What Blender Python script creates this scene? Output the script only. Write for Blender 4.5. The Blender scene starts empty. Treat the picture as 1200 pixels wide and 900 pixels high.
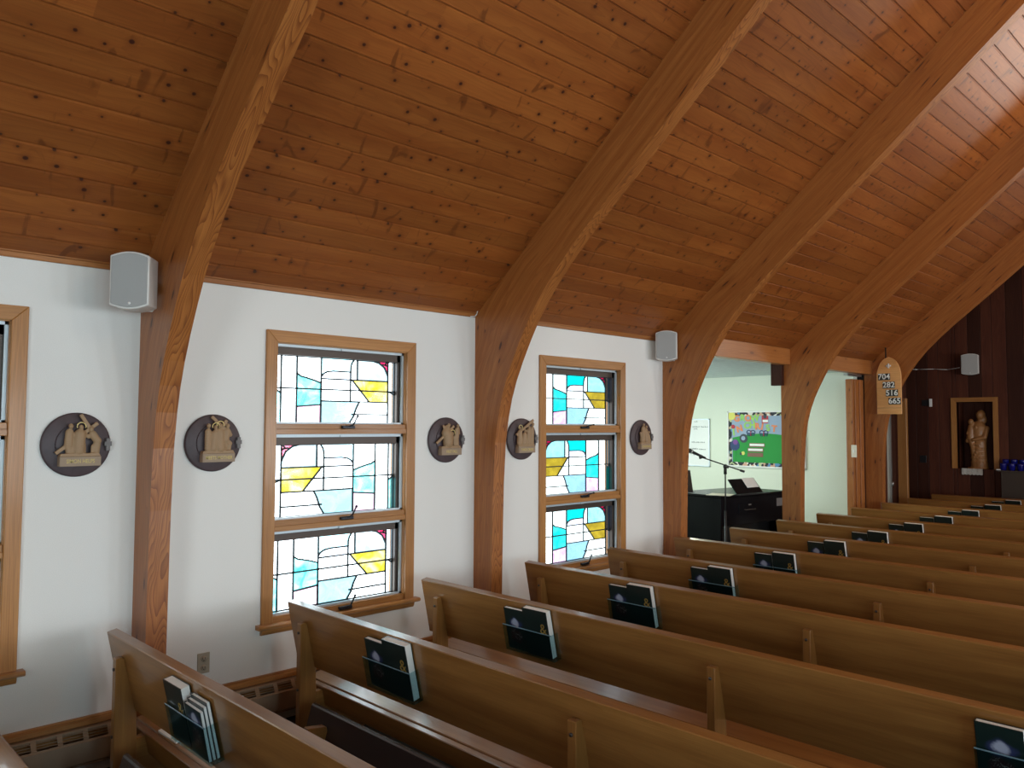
import bpy, bmesh, math, random
import numpy as np
from mathutils import Matrix, Vector
R = random.Random(7)
sc = bpy.context.scene
C = sc.collection
PI = math.pi

# ------------------------------------------------------------------ materials
def newmat(name):
    m = bpy.data.materials.new(name); m.use_nodes = True
    nt = m.node_tree; nt.nodes.clear()
    out = nt.nodes.new('ShaderNodeOutputMaterial')
    return m, nt, out
def N(nt, t, **kw):
    n = nt.nodes.new(t)
    for k, v in kw.items():
        if k.startswith('i_'):
            key = k[2:]
            n.inputs[int(key) if key.isdigit() else key.replace('_', ' ')].default_value = v
        else: setattr(n, k, v)
    return n
def L(nt, a, b): nt.links.new(a, b)
def math_(nt, op, a, b=None, c=None, clamp=False):
    n = nt.nodes.new('ShaderNodeMath'); n.operation = op; n.use_clamp = clamp
    for i, v in enumerate((a, b, c)):
        if v is None: continue
        if isinstance(v, (int, float)): n.inputs[i].default_value = v
        else: L(nt, v, n.inputs[i])
    return n.outputs[0]
def mixc(nt, fac, a, b, mode='MIX'):
    n = nt.nodes.new('ShaderNodeMix'); n.data_type = 'RGBA'; n.blend_type = mode
    for i, v in ((0, fac), (6, a), (7, b)):
        if isinstance(v, (int, float)): n.inputs[i].default_value = v
        elif isinstance(v, tuple): n.inputs[i].default_value = (*v[:3], 1)
        else: L(nt, v, n.inputs[i])
    return n.outputs[2]
def mrange(nt, v, a, b, c, d, smooth=False):
    n = nt.nodes.new('ShaderNodeMapRange')
    if smooth: n.interpolation_type = 'SMOOTHSTEP'
    L(nt, v, n.inputs[0])
    for i, x in zip((1, 2, 3, 4), (a, b, c, d)): n.inputs[i].default_value = x
    return n.outputs[0]
def plain(name, col, rough=.5, metal=0, coat=0, spec=.5, bump=0, bscale=200, var=0):
    m, nt, out = newmat(name)
    b = N(nt, 'ShaderNodeBsdfPrincipled')
    b.inputs['Base Color'].default_value = (*col, 1); b.inputs['Roughness'].default_value = rough
    b.inputs['Metallic'].default_value = metal; b.inputs['Coat Weight'].default_value = coat
    b.inputs['Specular IOR Level'].default_value = spec
    tc = N(nt, 'ShaderNodeTexCoord')
    ns = N(nt, 'ShaderNodeTexNoise', i_Scale=bscale, i_Detail=3.)
    L(nt, tc.outputs['Object'], ns.inputs['Vector'])
    v = max(var, .04)
    k = mrange(nt, ns.outputs['Fac'], .3, .7, 1 - v, 1 + v)
    c = nt.nodes.new('ShaderNodeVectorMath'); c.operation = 'SCALE'
    c.inputs[0].default_value = col; L(nt, k, c.inputs['Scale']); L(nt, c.outputs[0], b.inputs['Base Color'])
    if bump:
        bp = N(nt, 'ShaderNodeBump', i_Strength=bump, i_Distance=.002)
        L(nt, ns.outputs['Fac'], bp.inputs['Height']); L(nt, bp.outputs[0], b.inputs['Normal'])
    L(nt, b.outputs[0], out.inputs[0])
    return m
def wood(name, base, dark, light, rings=.5, ringfreq=60, dist=5, knots=0, kcol=(.05, .012, .006), rough=.4,
         coat=.2, fiber=.25, streak=14, tonevar=.35, spec=.4, kscale=(6, 7.5), kthr=.55, croug=.15, smudge=0):
    m, nt, out = newmat(name)
    b = N(nt, 'ShaderNodeBsdfPrincipled')
    uv = N(nt, 'ShaderNodeUVMap'); uv.uv_map = 'UVMap'
    sep = N(nt, 'ShaderNodeSeparateXYZ'); L(nt, uv.outputs[0], sep.inputs[0])
    u, v = sep.outputs[0], sep.outputs[1]
    at = N(nt, 'ShaderNodeAttribute'); at.attribute_name = 'tone'
    def vec(su, sv):
        c = N(nt, 'ShaderNodeCombineXYZ')
        L(nt, math_(nt, 'MULTIPLY', u, su), c.inputs[0]); L(nt, math_(nt, 'MULTIPLY', v, sv), c.inputs[1])
        return c.outputs[0]
    def noise(su, sv, det=3., ro=.55):
        n = N(nt, 'ShaderNodeTexNoise', i_Scale=1., i_Detail=det, i_Roughness=ro); n.noise_dimensions = '2D'
        L(nt, vec(su, sv), n.inputs['Vector']); return n.outputs['Fac']
    A = mrange(nt, noise(.7, streak), .3, .7, 0, 1)
    col = mixc(nt, A, base, light)
    warp = noise(.9, 5, 2.)
    r = math_(nt, 'ADD', math_(nt, 'MULTIPLY', v, ringfreq), math_(nt, 'MULTIPLY', warp, dist * 2.5))
    ring = math_(nt, 'POWER', math_(nt, 'FRACT', r), 2.2)
    col = mixc(nt, math_(nt, 'MULTIPLY', ring, rings), col, dark)
    fb = noise(5, 240, 2.)
    fbm = mrange(nt, fb, .25, .75, 1 - fiber, 1 + fiber * .5)
    tn = mrange(nt, at.outputs['Fac'], 0, 1, 1 - tonevar, 1 + tonevar * .6)
    k = math_(nt, 'MULTIPLY', fbm, tn)
    sc_ = nt.nodes.new('ShaderNodeVectorMath'); sc_.operation = 'SCALE'
    L(nt, col, sc_.inputs[0]); L(nt, k, sc_.inputs['Scale']); col = sc_.outputs[0]
    if knots:
        vo = N(nt, 'ShaderNodeTexVoronoi', i_Scale=1., i_Randomness=1.); vo.voronoi_dimensions = '2D'
        L(nt, vec(*kscale), vo.inputs['Vector'])
        s2 = N(nt, 'ShaderNodeSeparateColor'); L(nt, vo.outputs['Color'], s2.inputs[0])
        sel = math_(nt, 'GREATER_THAN', s2.outputs[0], kthr)
        rad = mrange(nt, s2.outputs[1], 0, 1, .35, 1.25)
        d = math_(nt, 'DIVIDE', math_(nt, 'ADD', vo.outputs['Distance'], math_(nt, 'MULTIPLY', math_(nt, 'SUBTRACT', warp, .5), .06)), rad)
        core = math_(nt, 'MULTIPLY', mrange(nt, d, .05, .1, 1, 0, True), sel)
        halo = math_(nt, 'MULTIPLY', mrange(nt, d, .06, .32, .45, 0, True), sel)
        col = mixc(nt, math_(nt, 'MULTIPLY', halo, knots), col, tuple(x * .9 for x in dark))
        col = mixc(nt, math_(nt, 'MULTIPLY', core, knots), col, kcol)
    if smudge:   # short cross-grain stains around knots
        n3 = N(nt, 'ShaderNodeTexNoise', i_Scale=1., i_Detail=3., i_Distortion=.8); n3.noise_dimensions = '2D'; L(nt, vec(9, 4), n3.inputs['Vector'])
        col = mixc(nt, math_(nt, 'MULTIPLY', mrange(nt, n3.outputs['Fac'], .64, .74, 0, 1, True), smudge), col, tuple(x * .6 for x in dark))
    L(nt, col, b.inputs['Base Color'])
    b.inputs['Roughness'].default_value = rough; b.inputs['Coat Weight'].default_value = coat
    b.inputs['Coat Roughness'].default_value = croug; b.inputs['Specular IOR Level'].default_value = spec
    bp = N(nt, 'ShaderNodeBump', i_Strength=.08, i_Distance=.001)
    L(nt, fb, bp.inputs['Height']); L(nt, bp.outputs[0], b.inputs['Normal'])
    L(nt, b.outputs[0], out.inputs[0])
    return m
def emis(name, col, s):
    m, nt, out = newmat(name); e = N(nt, 'ShaderNodeEmission', i_Strength=s); e.inputs[0].default_value = (*col, 1)
    L(nt, e.outputs[0], out.inputs[0]); return m
def glassmat(name, tint, streak=0, tint2=None):
    m, nt, out = newmat(name)
    tr = N(nt, 'ShaderNodeBsdfTransparent'); tr.inputs[0].default_value = (*tint, 1)
    if streak:
        tc = N(nt, 'ShaderNodeTexCoord'); ns = N(nt, 'ShaderNodeTexNoise', i_Scale=9., i_Detail=4., i_Distortion=1.2)
        L(nt, tc.outputs['Object'], ns.inputs['Vector'])
        f = mrange(nt, ns.outputs['Fac'], .35, .7, 0, streak)
        L(nt, mixc(nt, f, tint, tint2 or tuple(min(1, x * 1.8 + .1) for x in tint)), tr.inputs[0])
    gl = N(nt, 'ShaderNodeBsdfGlossy', i_Roughness=.08)
    mx = N(nt, 'ShaderNodeMixShader', i_0=.05)
    L(nt, tr.outputs[0], mx.inputs[1]); L(nt, gl.outputs[0], mx.inputs[2]); L(nt, mx.outputs[0], out.inputs[0])
    return m

M = {}
M['ceiling'] = wood('pine_boards', (.265, .070, .0125), (.15, .034, .006), (.34, .104, .020), rings=.25, ringfreq=24, dist=3, knots=1.,
                    rough=.42, coat=.28, smudge=.6, fiber=.12, streak=9, tonevar=.16, kscale=(8, 9), kthr=.45, croug=.3)
M['arch'] = wood('laminated_fir', (.36, .115, .025), (.20, .050, .010), (.45, .165, .040), rings=.35, ringfreq=26, dist=4, knots=.9,
                 rough=.4, coat=.2, fiber=.2, streak=26, tonevar=.12, kscale=(2.6, 9), kthr=.55, croug=.3)
M['archedge'] = wood('laminated_fir_edge', (.38, .125, .027), (.14, .028, .006), (.46, .17, .042), rings=.75, ringfreq=22, dist=9, knots=.3,
                     rough=.4, coat=.2, fiber=.2, streak=10, tonevar=.1, kscale=(1.2, 7), croug=.3)
M['pew'] = wood('varnished_oak', (.25, .103, .025), (.16, .053, .011), (.39, .18, .048), rings=.15, ringfreq=16, dist=1.5, rough=.32,
                coat=.55, fiber=.12, streak=11, tonevar=.16, croug=.12)
M['trim'] = wood('trim_oak', (.42, .18, .050), (.27, .10, .024), (.50, .23, .068), rings=.3, ringfreq=50, dist=2, rough=.4, coat=.2, fiber=.2, tonevar=.12)
M['crown'] = wood('crown_fir', (.36, .125, .03), (.22, .06, .014), (.44, .17, .045), rings=.25, ringfreq=30, dist=2, rough=.4, coat=.2, fiber=.15, tonevar=.12, knots=.5, kscale=(2, 6))
M['redwood'] = wood('redwood_panel', (.075, .020, .011), (.035, .009, .005), (.10, .030, .015), rings=.3, ringfreq=30, dist=3, rough=.55, coat=0, spec=.25,
                    fiber=.2, tonevar=.5)
M['carving'] = wood('carved_lime_wood', (.54, .34, .18), (.44, .26, .13), (.60, .39, .22), rings=.15, ringfreq=60, rough=.55, coat=0, fiber=.1)
M['statue'] = wood('carved_statue_wood', (.50, .22, .075), (.36, .13, .04), (.56, .27, .10), rings=.2, ringfreq=50, rough=.4, coat=.15, fiber=.12)
M['board'] = wood('hymn_board_wood', (.68, .33, .11), (.52, .22, .065), (.74, .38, .14), rings=.3, ringfreq=40, rough=.45, coat=.1, fiber=.1)
M['disc'] = plain('plum_stained_wood', (.066, .042, .046), .5, var=.15, bscale=30)
M['paint'] = plain('white_wall_paint', (.85, .83, .79), .85, bump=.15, bscale=260, var=.01)
M['roomwall'] = plain('pale_green_paint', (.74, .78, .66), .85, var=.01, bscale=90)
M['tile'] = plain('ceiling_tile', (.62, .70, .66), .9, var=.08, bscale=12)
M['carpet'] = plain('dark_carpet', (.035, .04, .04), .95, bump=.6, bscale=500, var=.3)
M['heater'] = plain('beige_metal', (.34, .24, .16), .45, var=.02)
M['black'] = plain('black_plastic', (.012, .012, .013), .4)
M['gloss'] = plain('black_gloss', (.005, .005, .007), .25, spec=.12)
M['dark'] = plain('dark_void', (.01, .008, .007), .7)
M['bronze'] = plain('dark_bronze', (.075, .055, .045), .4, metal=.4)
M['alu'] = plain('aluminium_frame', (.55, .62, .66), .4, metal=.3)
M['lead'] = plain('lead_came', (.03, .045, .05), .5, metal=.3)
M['handle'] = plain('bronze_crank', (.03, .03, .035), .35, metal=.6)
M['speaker'] = plain('speaker_shell', (.74, .72, .68), .45)
M['grille'] = plain('speaker_grille', (.40, .40, .39), .7, bump=.5, bscale=900, var=.06)
M['page'] = plain('page_block', (.90, .88, .84), .8, bump=.3, bscale=400, var=.03)
M['green'] = plain('dark_green_cover', (.008, .020, .019), .3, coat=.3)
M['gold'] = plain('gold_foil', (.62, .40, .10), .35, metal=.6)
M['oldgold'] = plain('worn_gold_paint', (.60, .46, .15), .5)
M['carvbase'] = plain('carved_base_grey', (.34, .245, .165), .6)  # greyer and darker than the carving
M['halo'] = plain('brass_halo', (.95, .78, .35), .3, metal=.5)
M['plate'] = plain('cream_plate', (.72, .66, .54), .45)
M['outlet'] = plain('tan_outlet_plate', (.42, .36, .27), .45)
M['white'] = plain('white_matte', (.85, .85, .83), .6)
M['lace'] = plain('white_lace', (.62, .6, .55), .9, bump=1, bscale=160, var=.35)
M['vinyl'] = plain('brown_vinyl', (.06, .048, .05), .25, coat=.6)
M['blue'] = plain('cobalt_glass', (.006, .008, .16), .15, coat=.6)
M['grey'] = plain('grey_cross', (.16, .145, .14), .5)
M['steel'] = plain('brushed_steel', (.5, .5, .5), .3, metal=.9)
M['greydoor'] = plain('grey_door_paint', (.35, .34, .29), .6)
M['acrylic'] = glassmat('clear_acrylic', (.80, .90, .92))
M['acryledge'] = plain('acrylic_edge', (.20, .34, .42), .15, coat=.8)
M['orangep'] = plain('orange_paper', (.85, .28, .12), .8)
M['limep'] = plain('lime_paper', (.35, .65, .15), .8)
M['skyp'] = plain('blue_grey_paper', (.33, .42, .56), .85)
M['hillp'] = plain('green_paper', (.03, .30, .06), .85)
M['yellowp'] = plain('yellow_paper', (.75, .72, .18), .8)
M['navyp'] = plain('navy_paper', (.03, .06, .16), .7)
M['redp'] = plain('red_paper', (.5, .04, .06), .7)
M['brownp'] = plain('brown_paper', (.24, .12, .09), .8)
M['purplep'] = plain('purple_paper', (.2, .08, .3), .8)
M['ink'] = plain('marker_ink', (.05, .06, .08), .7)

def border_mat():
    m, nt, out = newmat('patterned_border'); b = N(nt, 'ShaderNodeBsdfPrincipled'); b.inputs['Roughness'].default_value = .7
    tc = N(nt, 'ShaderNodeTexCoord'); vo = N(nt, 'ShaderNodeTexVoronoi', i_Scale=26.); L(nt, tc.outputs['Object'], vo.inputs['Vector'])
    s = N(nt, 'ShaderNodeSeparateColor'); L(nt, vo.outputs['Color'], s.inputs[0])
    cr = N(nt, 'ShaderNodeValToRGB'); cr.color_ramp.interpolation = 'CONSTANT'
    e = cr.color_ramp.elements
    cols = [(0, (.02, .02, .03)), (.3, (.75, .72, .65)), (.48, (.1, .25, .45)), (.62, (.6, .35, .25)), (.74, (.02, .02, .03)), (.88, (.5, .55, .3))]
    e[0].position, e[0].color = 0, (*cols[0][1], 1); e[1].position, e[1].color = cols[1][0], (*cols[1][1], 1)
    for p, c in cols[2:]:
        q = e.new(p); q.color = (*c, 1)
    L(nt, s.outputs[0], cr.inputs[0]); L(nt, cr.outputs[0], b.inputs['Base Color']); L(nt, b.outputs[0], out.inputs[0]); return m
M['border'] = border_mat()
def picture_mat():
    # printed cover: moonlit cloud above, red-brown crowd below, on dark green (object coordinates of the cover)
    m, nt, out = newmat('printed_cover'); b = N(nt, 'ShaderNodeBsdfPrincipled')
    b.inputs['Roughness'].default_value = .3; b.inputs['Coat Weight'].default_value = .3
    tc = N(nt, 'ShaderNodeTexCoord'); sp = N(nt, 'ShaderNodeSeparateXYZ'); L(nt, tc.outputs['Object'], sp.inputs[0])
    x, z = sp.outputs[0], sp.outputs[2]
    n = N(nt, 'ShaderNodeTexNoise', i_Scale=28., i_Detail=5.); L(nt, tc.outputs['Object'], n.inputs['Vector'])
    def blob(cx, cz, rx, rz, soft):
        dx = math_(nt, 'DIVIDE', math_(nt, 'SUBTRACT', x, cx), rx); dz = math_(nt, 'DIVIDE', math_(nt, 'SUBTRACT', z, cz), rz)
        d = math_(nt, 'SQRT', math_(nt, 'ADD', math_(nt, 'MULTIPLY', dx, dx), math_(nt, 'MULTIPLY', dz, dz)))
        d = math_(nt, 'ADD', d, math_(nt, 'MULTIPLY', math_(nt, 'SUBTRACT', n.outputs['Fac'], .5), 1.1))
        return mrange(nt, d, 1 - soft, 1, 1, 0, True)
    c = mixc(nt, blob(.085, .163, .06, .042, .5), (.008, .022, .020), (.03, .04, .12))
    c = mixc(nt, blob(.082, .166, .034, .030, .5), c, (.42, .46, .60))
    c = mixc(nt, blob(.082, .085, .062, .052, .5), c, (.035, .010, .012))
    n2 = N(nt, 'ShaderNodeTexNoise', i_Scale=75., i_Detail=2., i_Distortion=2.); L(nt, tc.outputs['Object'], n2.inputs['Vector'])
    sc1 = math_(nt, 'MULTIPLY', mrange(nt, n2.outputs['Fac'], .58, .62, 0, 1), blob(.085, .095, .05, .035, .3))
    c = mixc(nt, math_(nt, 'MULTIPLY', sc1, .8), c, (.35, .30, .28))
    L(nt, c, b.inputs['Base Color']); L(nt, b.outputs[0], out.inputs[0]); return m
M['picture'] = picture_mat()

# ------------------------------------------------------------------ mesh builder
class MB:
    def __init__(s):
        s.bm = bmesh.new(); s.uv = s.bm.loops.layers.uv.new('UVMap'); s.tone = s.bm.loops.layers.float_color.new('tone'); s.mats = []
    def mi(s, mat):
        if mat not in s.mats: s.mats.append(mat)
        return s.mats.index(mat)
    def add(s, t, mat=None, grain='x', Mx=None, smooth=False, tone=None):
        """append temp bmesh t with box-mapped uv along the grain"""
        g = 'xyz'.index(grain); o = [i for i in range(3) if i != g]
        ou, ov = R.random() * 40, R.random() * 40
        tv = R.random() if tone is None else tone
        t.normal_update()
        mi = s.mi(mat) if mat else 0
        vm = {}
        for v in t.verts: vm[v] = s.bm.verts.new(Mx @ v.co if Mx else v.co)
        for f in t.faces:
            try: nf = s.bm.faces.new([vm[v] for v in f.verts])
            except ValueError: continue
            nf.material_index = mi; nf.smooth = smooth
            nn = f.normal; a = o[0] if abs(nn[o[0]]) < abs(nn[o[1]]) else o[1]
            for l, lo in zip(nf.loops, f.loops):
                co = lo.vert.co
                if abs(nn[g]) > .8: uv = (co[o[0]] * .3 + ou, co[o[1]] + ov)
                else: uv = (co[g] + ou, co[a] + ov + (.37 if a == o[0] else 0))
                l[s.uv].uv = uv; l[s.tone] = (tv, tv, tv, 1)
        t.free(); return s
    def box(s, x0, x1, y0, y1, z0, z1, mat=None, grain=None, bev=0, Mx=None, tone=None, seg=1):
        t = bmesh.new()
        vs = [t.verts.new((x, y, z)) for x in (x0, x1) for y in (y0, y1) for z in (z0, z1)]
        for q in ((0, 1, 3, 2), (4, 6, 7, 5), (0, 4, 5, 1), (2, 3, 7, 6), (0, 2, 6, 4), (1, 5, 7, 3)): t.faces.new([vs[i] for i in q])
        if bev: bmesh.ops.bevel(t, geom=t.edges[:], offset=bev, segments=seg, profile=.5, affect='EDGES')
        if grain is None:
            d = (abs(x1 - x0), abs(y1 - y0), abs(z1 - z0)); grain = 'xyz'[d.index(max(d))]
        return s.add(t, mat, grain, Mx, tone=tone)
    def prism(s, pts, axis, a0, a1, mat=None, grain=None, bev=0, Mx=None, smooth=False, tone=None):
        """pts: polygon in the two other axes (cyclic order); extruded along axis"""
        t = bmesh.new(); ai = 'xyz'.index(axis); o = [i for i in range(3) if i != ai]
        def mk(p, a):
            c = [0, 0, 0]; c[ai] = a; c[o[0]] = p[0]; c[o[1]] = p[1]; return t.verts.new(c)
        A = [mk(p, a0) for p in pts]; B = [mk(p, a1) for p in pts]; n = len(pts)
        t.faces.new(A); t.faces.new(B)
        for i in range(n): t.faces.new((A[i], A[(i + 1) % n], B[(i + 1) % n], B[i]))
        bmesh.ops.recalc_face_normals(t, faces=t.faces)
        if bev: bmesh.ops.bevel(t, geom=t.edges[:], offset=bev, segments=1, affect='EDGES')
        return s.add(t, mat, grain or axis, Mx, smooth, tone)
    def cyl(s, p0, p1, r0, r1=None, n=16, mat=None, caps=True, smooth=True, Mx=None):
        t = bmesh.new(); p0, p1 = Vector(p0), Vector(p1); d = p1 - p0; r1 = r0 if r1 is None else r1
        q = d.to_track_quat('Z', 'Y').to_matrix().to_4x4()
        bmesh.ops.create_cone(t, cap_ends=caps, segments=n, radius1=r0, radius2=r1, depth=d.length, matrix=Matrix.Translation((p0 + p1) / 2) @ q)
        return s.add(t, mat, 'z', Mx, smooth)
    def ell(s, c, r, mat=None, n=16, Mx=None, rot=None):
        t = bmesh.new(); r = (r, r, r) if isinstance(r, (int, float)) else r
        mm = Matrix.Translation(c) @ (rot.to_4x4() if rot else Matrix.Identity(4)) @ Matrix.Diagonal((*r, 1))
        bmesh.ops.create_uvsphere(t, u_segments=n, v_segments=max(8, n // 2 + 2), radius=1, matrix=mm)
        return s.add(t, mat, 'z', Mx, True)
    def tube(s, pts, r, n=8, mat=None, Mx=None):
        pts = [Vector(p) for p in pts]
        for a, b in zip(pts, pts[1:]): s.cyl(a, b, r, n=n, mat=mat, Mx=Mx)
        for p in pts[1:-1]: s.ell(p, r, mat, n=8, Mx=Mx)
        return s
    def capsule(s, p0, p1, r0, r1, flat=1., mat=None):
        """tapered capsule; flat squashes along x (used for reliefs)"""
        p0, p1 = Vector(p0), Vector(p1)
        for k in range(7):
            f = k / 6; p = p0.lerp(p1, f); r = r0 + (r1 - r0) * f
            s.ell(p, (r * flat, r, r), mat, n=12)
        return s
    def lathe(s, prof, n=24, mat=None, Mx=None):
        t = bmesh.new(); rings = []
        for r, z in prof: rings.append([t.verts.new((r * math.cos(2 * PI * i / n), r * math.sin(2 * PI * i / n), z)) for i in range(n)])
        for a, b in zip(rings, rings[1:]):
            for i in range(n): t.faces.new((a[i], a[(i + 1) % n], b[(i + 1) % n], b[i]))
        if prof[0][0] > 1e-6: t.faces.new(rings[0][::-1])
        if prof[-1][0] > 1e-6: t.faces.new(rings[-1])
        bmesh.ops.remove_doubles(t, verts=t.verts, dist=1e-6)
        return s.add(t, mat, 'z', Mx, True)
    def poly(s, pts, mat=None, grain='x'):
        t = bmesh.new(); t.faces.new([t.verts.new(p) for p in pts]); return s.add(t, mat, grain)
    def build(s, name, mat=None, parent=None, loc=None, rot=None):
        me = bpy.data.meshes.new(name); s.bm.to_mesh(me); s.bm.free()
        for m in (s.mats or [mat]): me.materials.append(M[m])
        o = bpy.data.objects.new(name, me); C.objects.link(o)
        if parent: o.parent = parent
        if loc: o.location = loc
        if rot: o.rotation_euler = rot
        return o
def thing(name, label, cat, loc=(0, 0, 0), rot=(0, 0, 0), group=None):
    o = bpy.data.objects.new(name, None); C.objects.link(o); o.empty_display_size = .05
    o.location = loc; o.rotation_euler = rot; o['label'] = label; o['category'] = cat
    if group: o['group'] = group
    return o
def tag(o, label, cat, group=None):
    o['label'] = label; o['category'] = cat
    if group: o['group'] = group
    return o
def struct(o): o['kind'] = 'structure'; return o
def group_empty(name):
    o = bpy.data.objects.new(name, None); C.objects.link(o); o['kind'] = 'structure'; return o
_dg = None
def text(body, size, mat, name, parent=None, Mx=None, ext=.001, align='CENTER', bold=0):
    cu = bpy.data.curves.new('t', 'FONT'); cu.body = body; cu.size = size; cu.extrude = ext; cu.align_x = align; cu.align_y = 'CENTER'; cu.offset = bold
    cu.resolution_u = 3
    o = bpy.data.objects.new('t', cu); C.objects.link(o)
    dg = bpy.context.evaluated_depsgraph_get(); dg.update()
    me = bpy.data.meshes.new_from_object(o.evaluated_get(dg)); bpy.data.objects.remove(o); bpy.data.curves.remove(cu)
    me.name = name; me.materials.clear(); me.materials.append(M[mat])
    if Mx: me.transform(Mx)
    ob = bpy.data.objects.new(name, me); C.objects.link(ob)
    if parent: ob.parent = parent
    return ob
def frame(X, Y, Z, p):   # matrix with given axes (columns) and origin
    m = Matrix.Identity(4)
    for i, c in enumerate((X, Y, Z, p)):
        for j in range(3): m[j][i] = c[j]
    return m
def sculpt(mb, name, mat, parent, voxel=.006, smooth=2):
    o = mb.build(name, mat, parent)
    r = o.modifiers.new('fuse', 'REMESH'); r.mode = 'VOXEL'; r.voxel_size = voxel; r.use_smooth_shade = True
    s_ = o.modifiers.new('soften', 'SMOOTH'); s_.iterations = smooth; s_.factor = .5
    return o

# ------------------------------------------------------------------ layout
CAMX, CAMZ = 4.56, 1.815
A0, AD, AT = 1.593, 2.469, .11          # first arch near face, arch spacing, arch thickness
RIDGE = 5.2; CE0, CES = 2.645, .832     # ceiling line z = CE0 + CES*x
YB, YF, XR = -4., 14.15, 10.4
ceil_z = lambda x: CE0 + CES * x

# floor
struct(MB().box(-.7, XR + .2, YB - .2, YF + .6, -.1, 0, grain='x').build('floor', 'carpet'))
struct(MB().box(-4.2, -.7, 6.4, 11.5, -.1, 0, grain='x').build('floor_side_room', 'carpet'))
# ceiling boards
YE = A0 + 4 * AD + AT + .01
def ceiling():
    mb = MB(); cs = 1 / math.hypot(1, CES); sn = CES * cs
    n = 51; w = RIDGE / cs / n
    for side in (0, 1):
        P = lambda s_, t_, y: ((s_ * cs - t_ * sn) if not side else XR - (s_ * cs - t_ * sn), y, CE0 + s_ * sn + t_ * cs)
        for i in range(n):
            ys = [YB]; 
            while ys[-1] < YE: ys.append(min(YE, ys[-1] + R.uniform(4, 8)))
            for y0, y1 in zip(ys, ys[1:]):
                t = bmesh.new(); s0, s1 = i * w, (i + 1) * w
                prof = [(s0, .010), (s0 + .003, .010), (s0 + .0085, 0), (s1 - .0085, 0), (s1 - .003, .010), (s1, .010)]
                A = [t.verts.new(P(*p, y0)) for p in prof]; B = [t.verts.new(P(*p, y1)) for p in prof]
                for k in range(5):
                    q = (A[k], A[k + 1], B[k + 1], B[k]); t.faces.new(q if side else q[::-1])
                ou, ov, tv = R.random() * 60, R.random() * 60, R.random()
                tone = tv
                uvl = {}
                for vlist, y in ((A, y0), (B, y1)):
                    for v, p in zip(vlist, prof): uvl[v] = (y + ou, p[0] - s0 + ov)
                vm = {v: mb.bm.verts.new(v.co) for v in t.verts}
                mb.mi('ceiling')
                for f in t.faces:
                    nf = mb.bm.faces.new([vm[v] for v in f.verts])
                    for l, lo in zip(nf.loops, f.loops): l[mb.uv].uv = uvl[lo.vert]; l[mb.tone] = (tone, tone, tone, 1)
                t.free()
        # roof deck above
        pts = [(0, CE0 + .02), (RIDGE, ceil_z(RIDGE) + .02), (RIDGE, ceil_z(RIDGE) + .2), (-.2, CE0 + .05)]
        if side: pts = [(XR - a, b) for a, b in pts]
        mb.prism(pts, 'y', YB - .1, YE, 'ceiling', tone=.3)
    return mb.build('ceiling')
struct(ceiling())

# arches
INNER = [(.195, 0), (.197, .5), (.205, 1.0), (.212, 1.35), (.232, 1.68), (.262, 1.87), (.298, 2.01), (.345, 2.14), (.41, 2.28), (.49, 2.43), (.57, 2.565),
         (.66, 2.69), (.78, 2.835), (.95, 3.005), (1.12, 3.16), (1.3, 3.31), (1.5, 3.478), (1.75, 3.69), (2.0, 3.903), (2.45, 4.285), (3.0, 4.75), (4.0, 5.60), (RIDGE, 6.60)]
def outer_of(i, p):   # matching outer point
    zs = [0, .5, 1.0, 1.35, 1.7, 1.95, 2.15, 2.35, 2.5, 2.64]
    if i < len(zs): return (-.02, zs[i])
    f = (i - len(zs) + 1) / (len(INNER) - len(zs)); f = f ** 1.25
    x = RIDGE * f; return (x, ceil_z(x) + .015)
def arch_mesh():
    mb = MB(); bm = mb.bm; mb.mi('arch'); mb.mi('archedge')
    outs = [outer_of(i, p) for i, p in enumerate(INNER)]
    NW = 6
    arc = [0]
    for a, b in zip(INNER, INNER[1:]): arc.append(arc[-1] + math.hypot(b[0] - a[0], b[1] - a[1]))
    for side in (0, 1):
        fx = (lambda x: x) if not side else (lambda x: XR - x)
        ou, ov = R.random() * 30, R.random() * 30
        for face, y in ((0, 0), (1, AT)):
            g = [[bm.verts.new((fx(o[0] + (p[0] - o[0]) * k / NW), y, o[1] + (p[1] - o[1]) * k / NW)) for k in range(NW + 1)] for p, o in zip(INNER, outs)]
            for i in range(len(INNER) - 1):
                for k in range(NW):
                    q = [(i, k), (i, k + 1), (i + 1, k + 1), (i + 1, k)]
                    f = bm.faces.new([g[a][b] for a, b in q])
                    for l, (a, b) in zip(f.loops, q):
                        wd = math.hypot(INNER[a][0] - outs[a][0], INNER[a][1] - outs[a][1])
                        l[mb.uv].uv = (arc[a] + ou, ov + min(wd, .5) * -(1 - b / NW) + face * 3); l[mb.tone] = (.5, .5, .5, 1)
        for edge in (0, 1):
            pl = INNER if not edge else outs
            A = [bm.verts.new((fx(p[0]), 0, p[1])) for p in pl]; B = [bm.verts.new((fx(p[0]), AT, p[1])) for p in pl]
            for i in range(len(pl) - 1):
                f = bm.faces.new((A[i], B[i], B[i + 1], A[i + 1])); f.material_index = 1
                for l, (a, v) in zip(f.loops, ((arc[i], 0), (arc[i], AT), (arc[i + 1], AT), (arc[i + 1], 0))):
                    l[mb.uv].uv = (a + ou + 7, v + ov); l[mb.tone] = (.5, .5, .5, 1)
    bmesh.ops.remove_doubles(bm, verts=bm.verts, dist=1e-5)
    bmesh.ops.recalc_face_normals(bm, faces=bm.faces)
    return mb
arch_lab = ['curved laminated wood arch nearest the camera, left of the nearer stained glass window',
            'curved laminated wood arch standing between the two stained glass windows',
            'curved laminated wood arch between the farther stained window and the side room opening',
            'curved laminated wood arch standing in the middle of the side room opening',
            'curved laminated wood arch behind the hymn number board, nearest the dark front wall']
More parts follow.
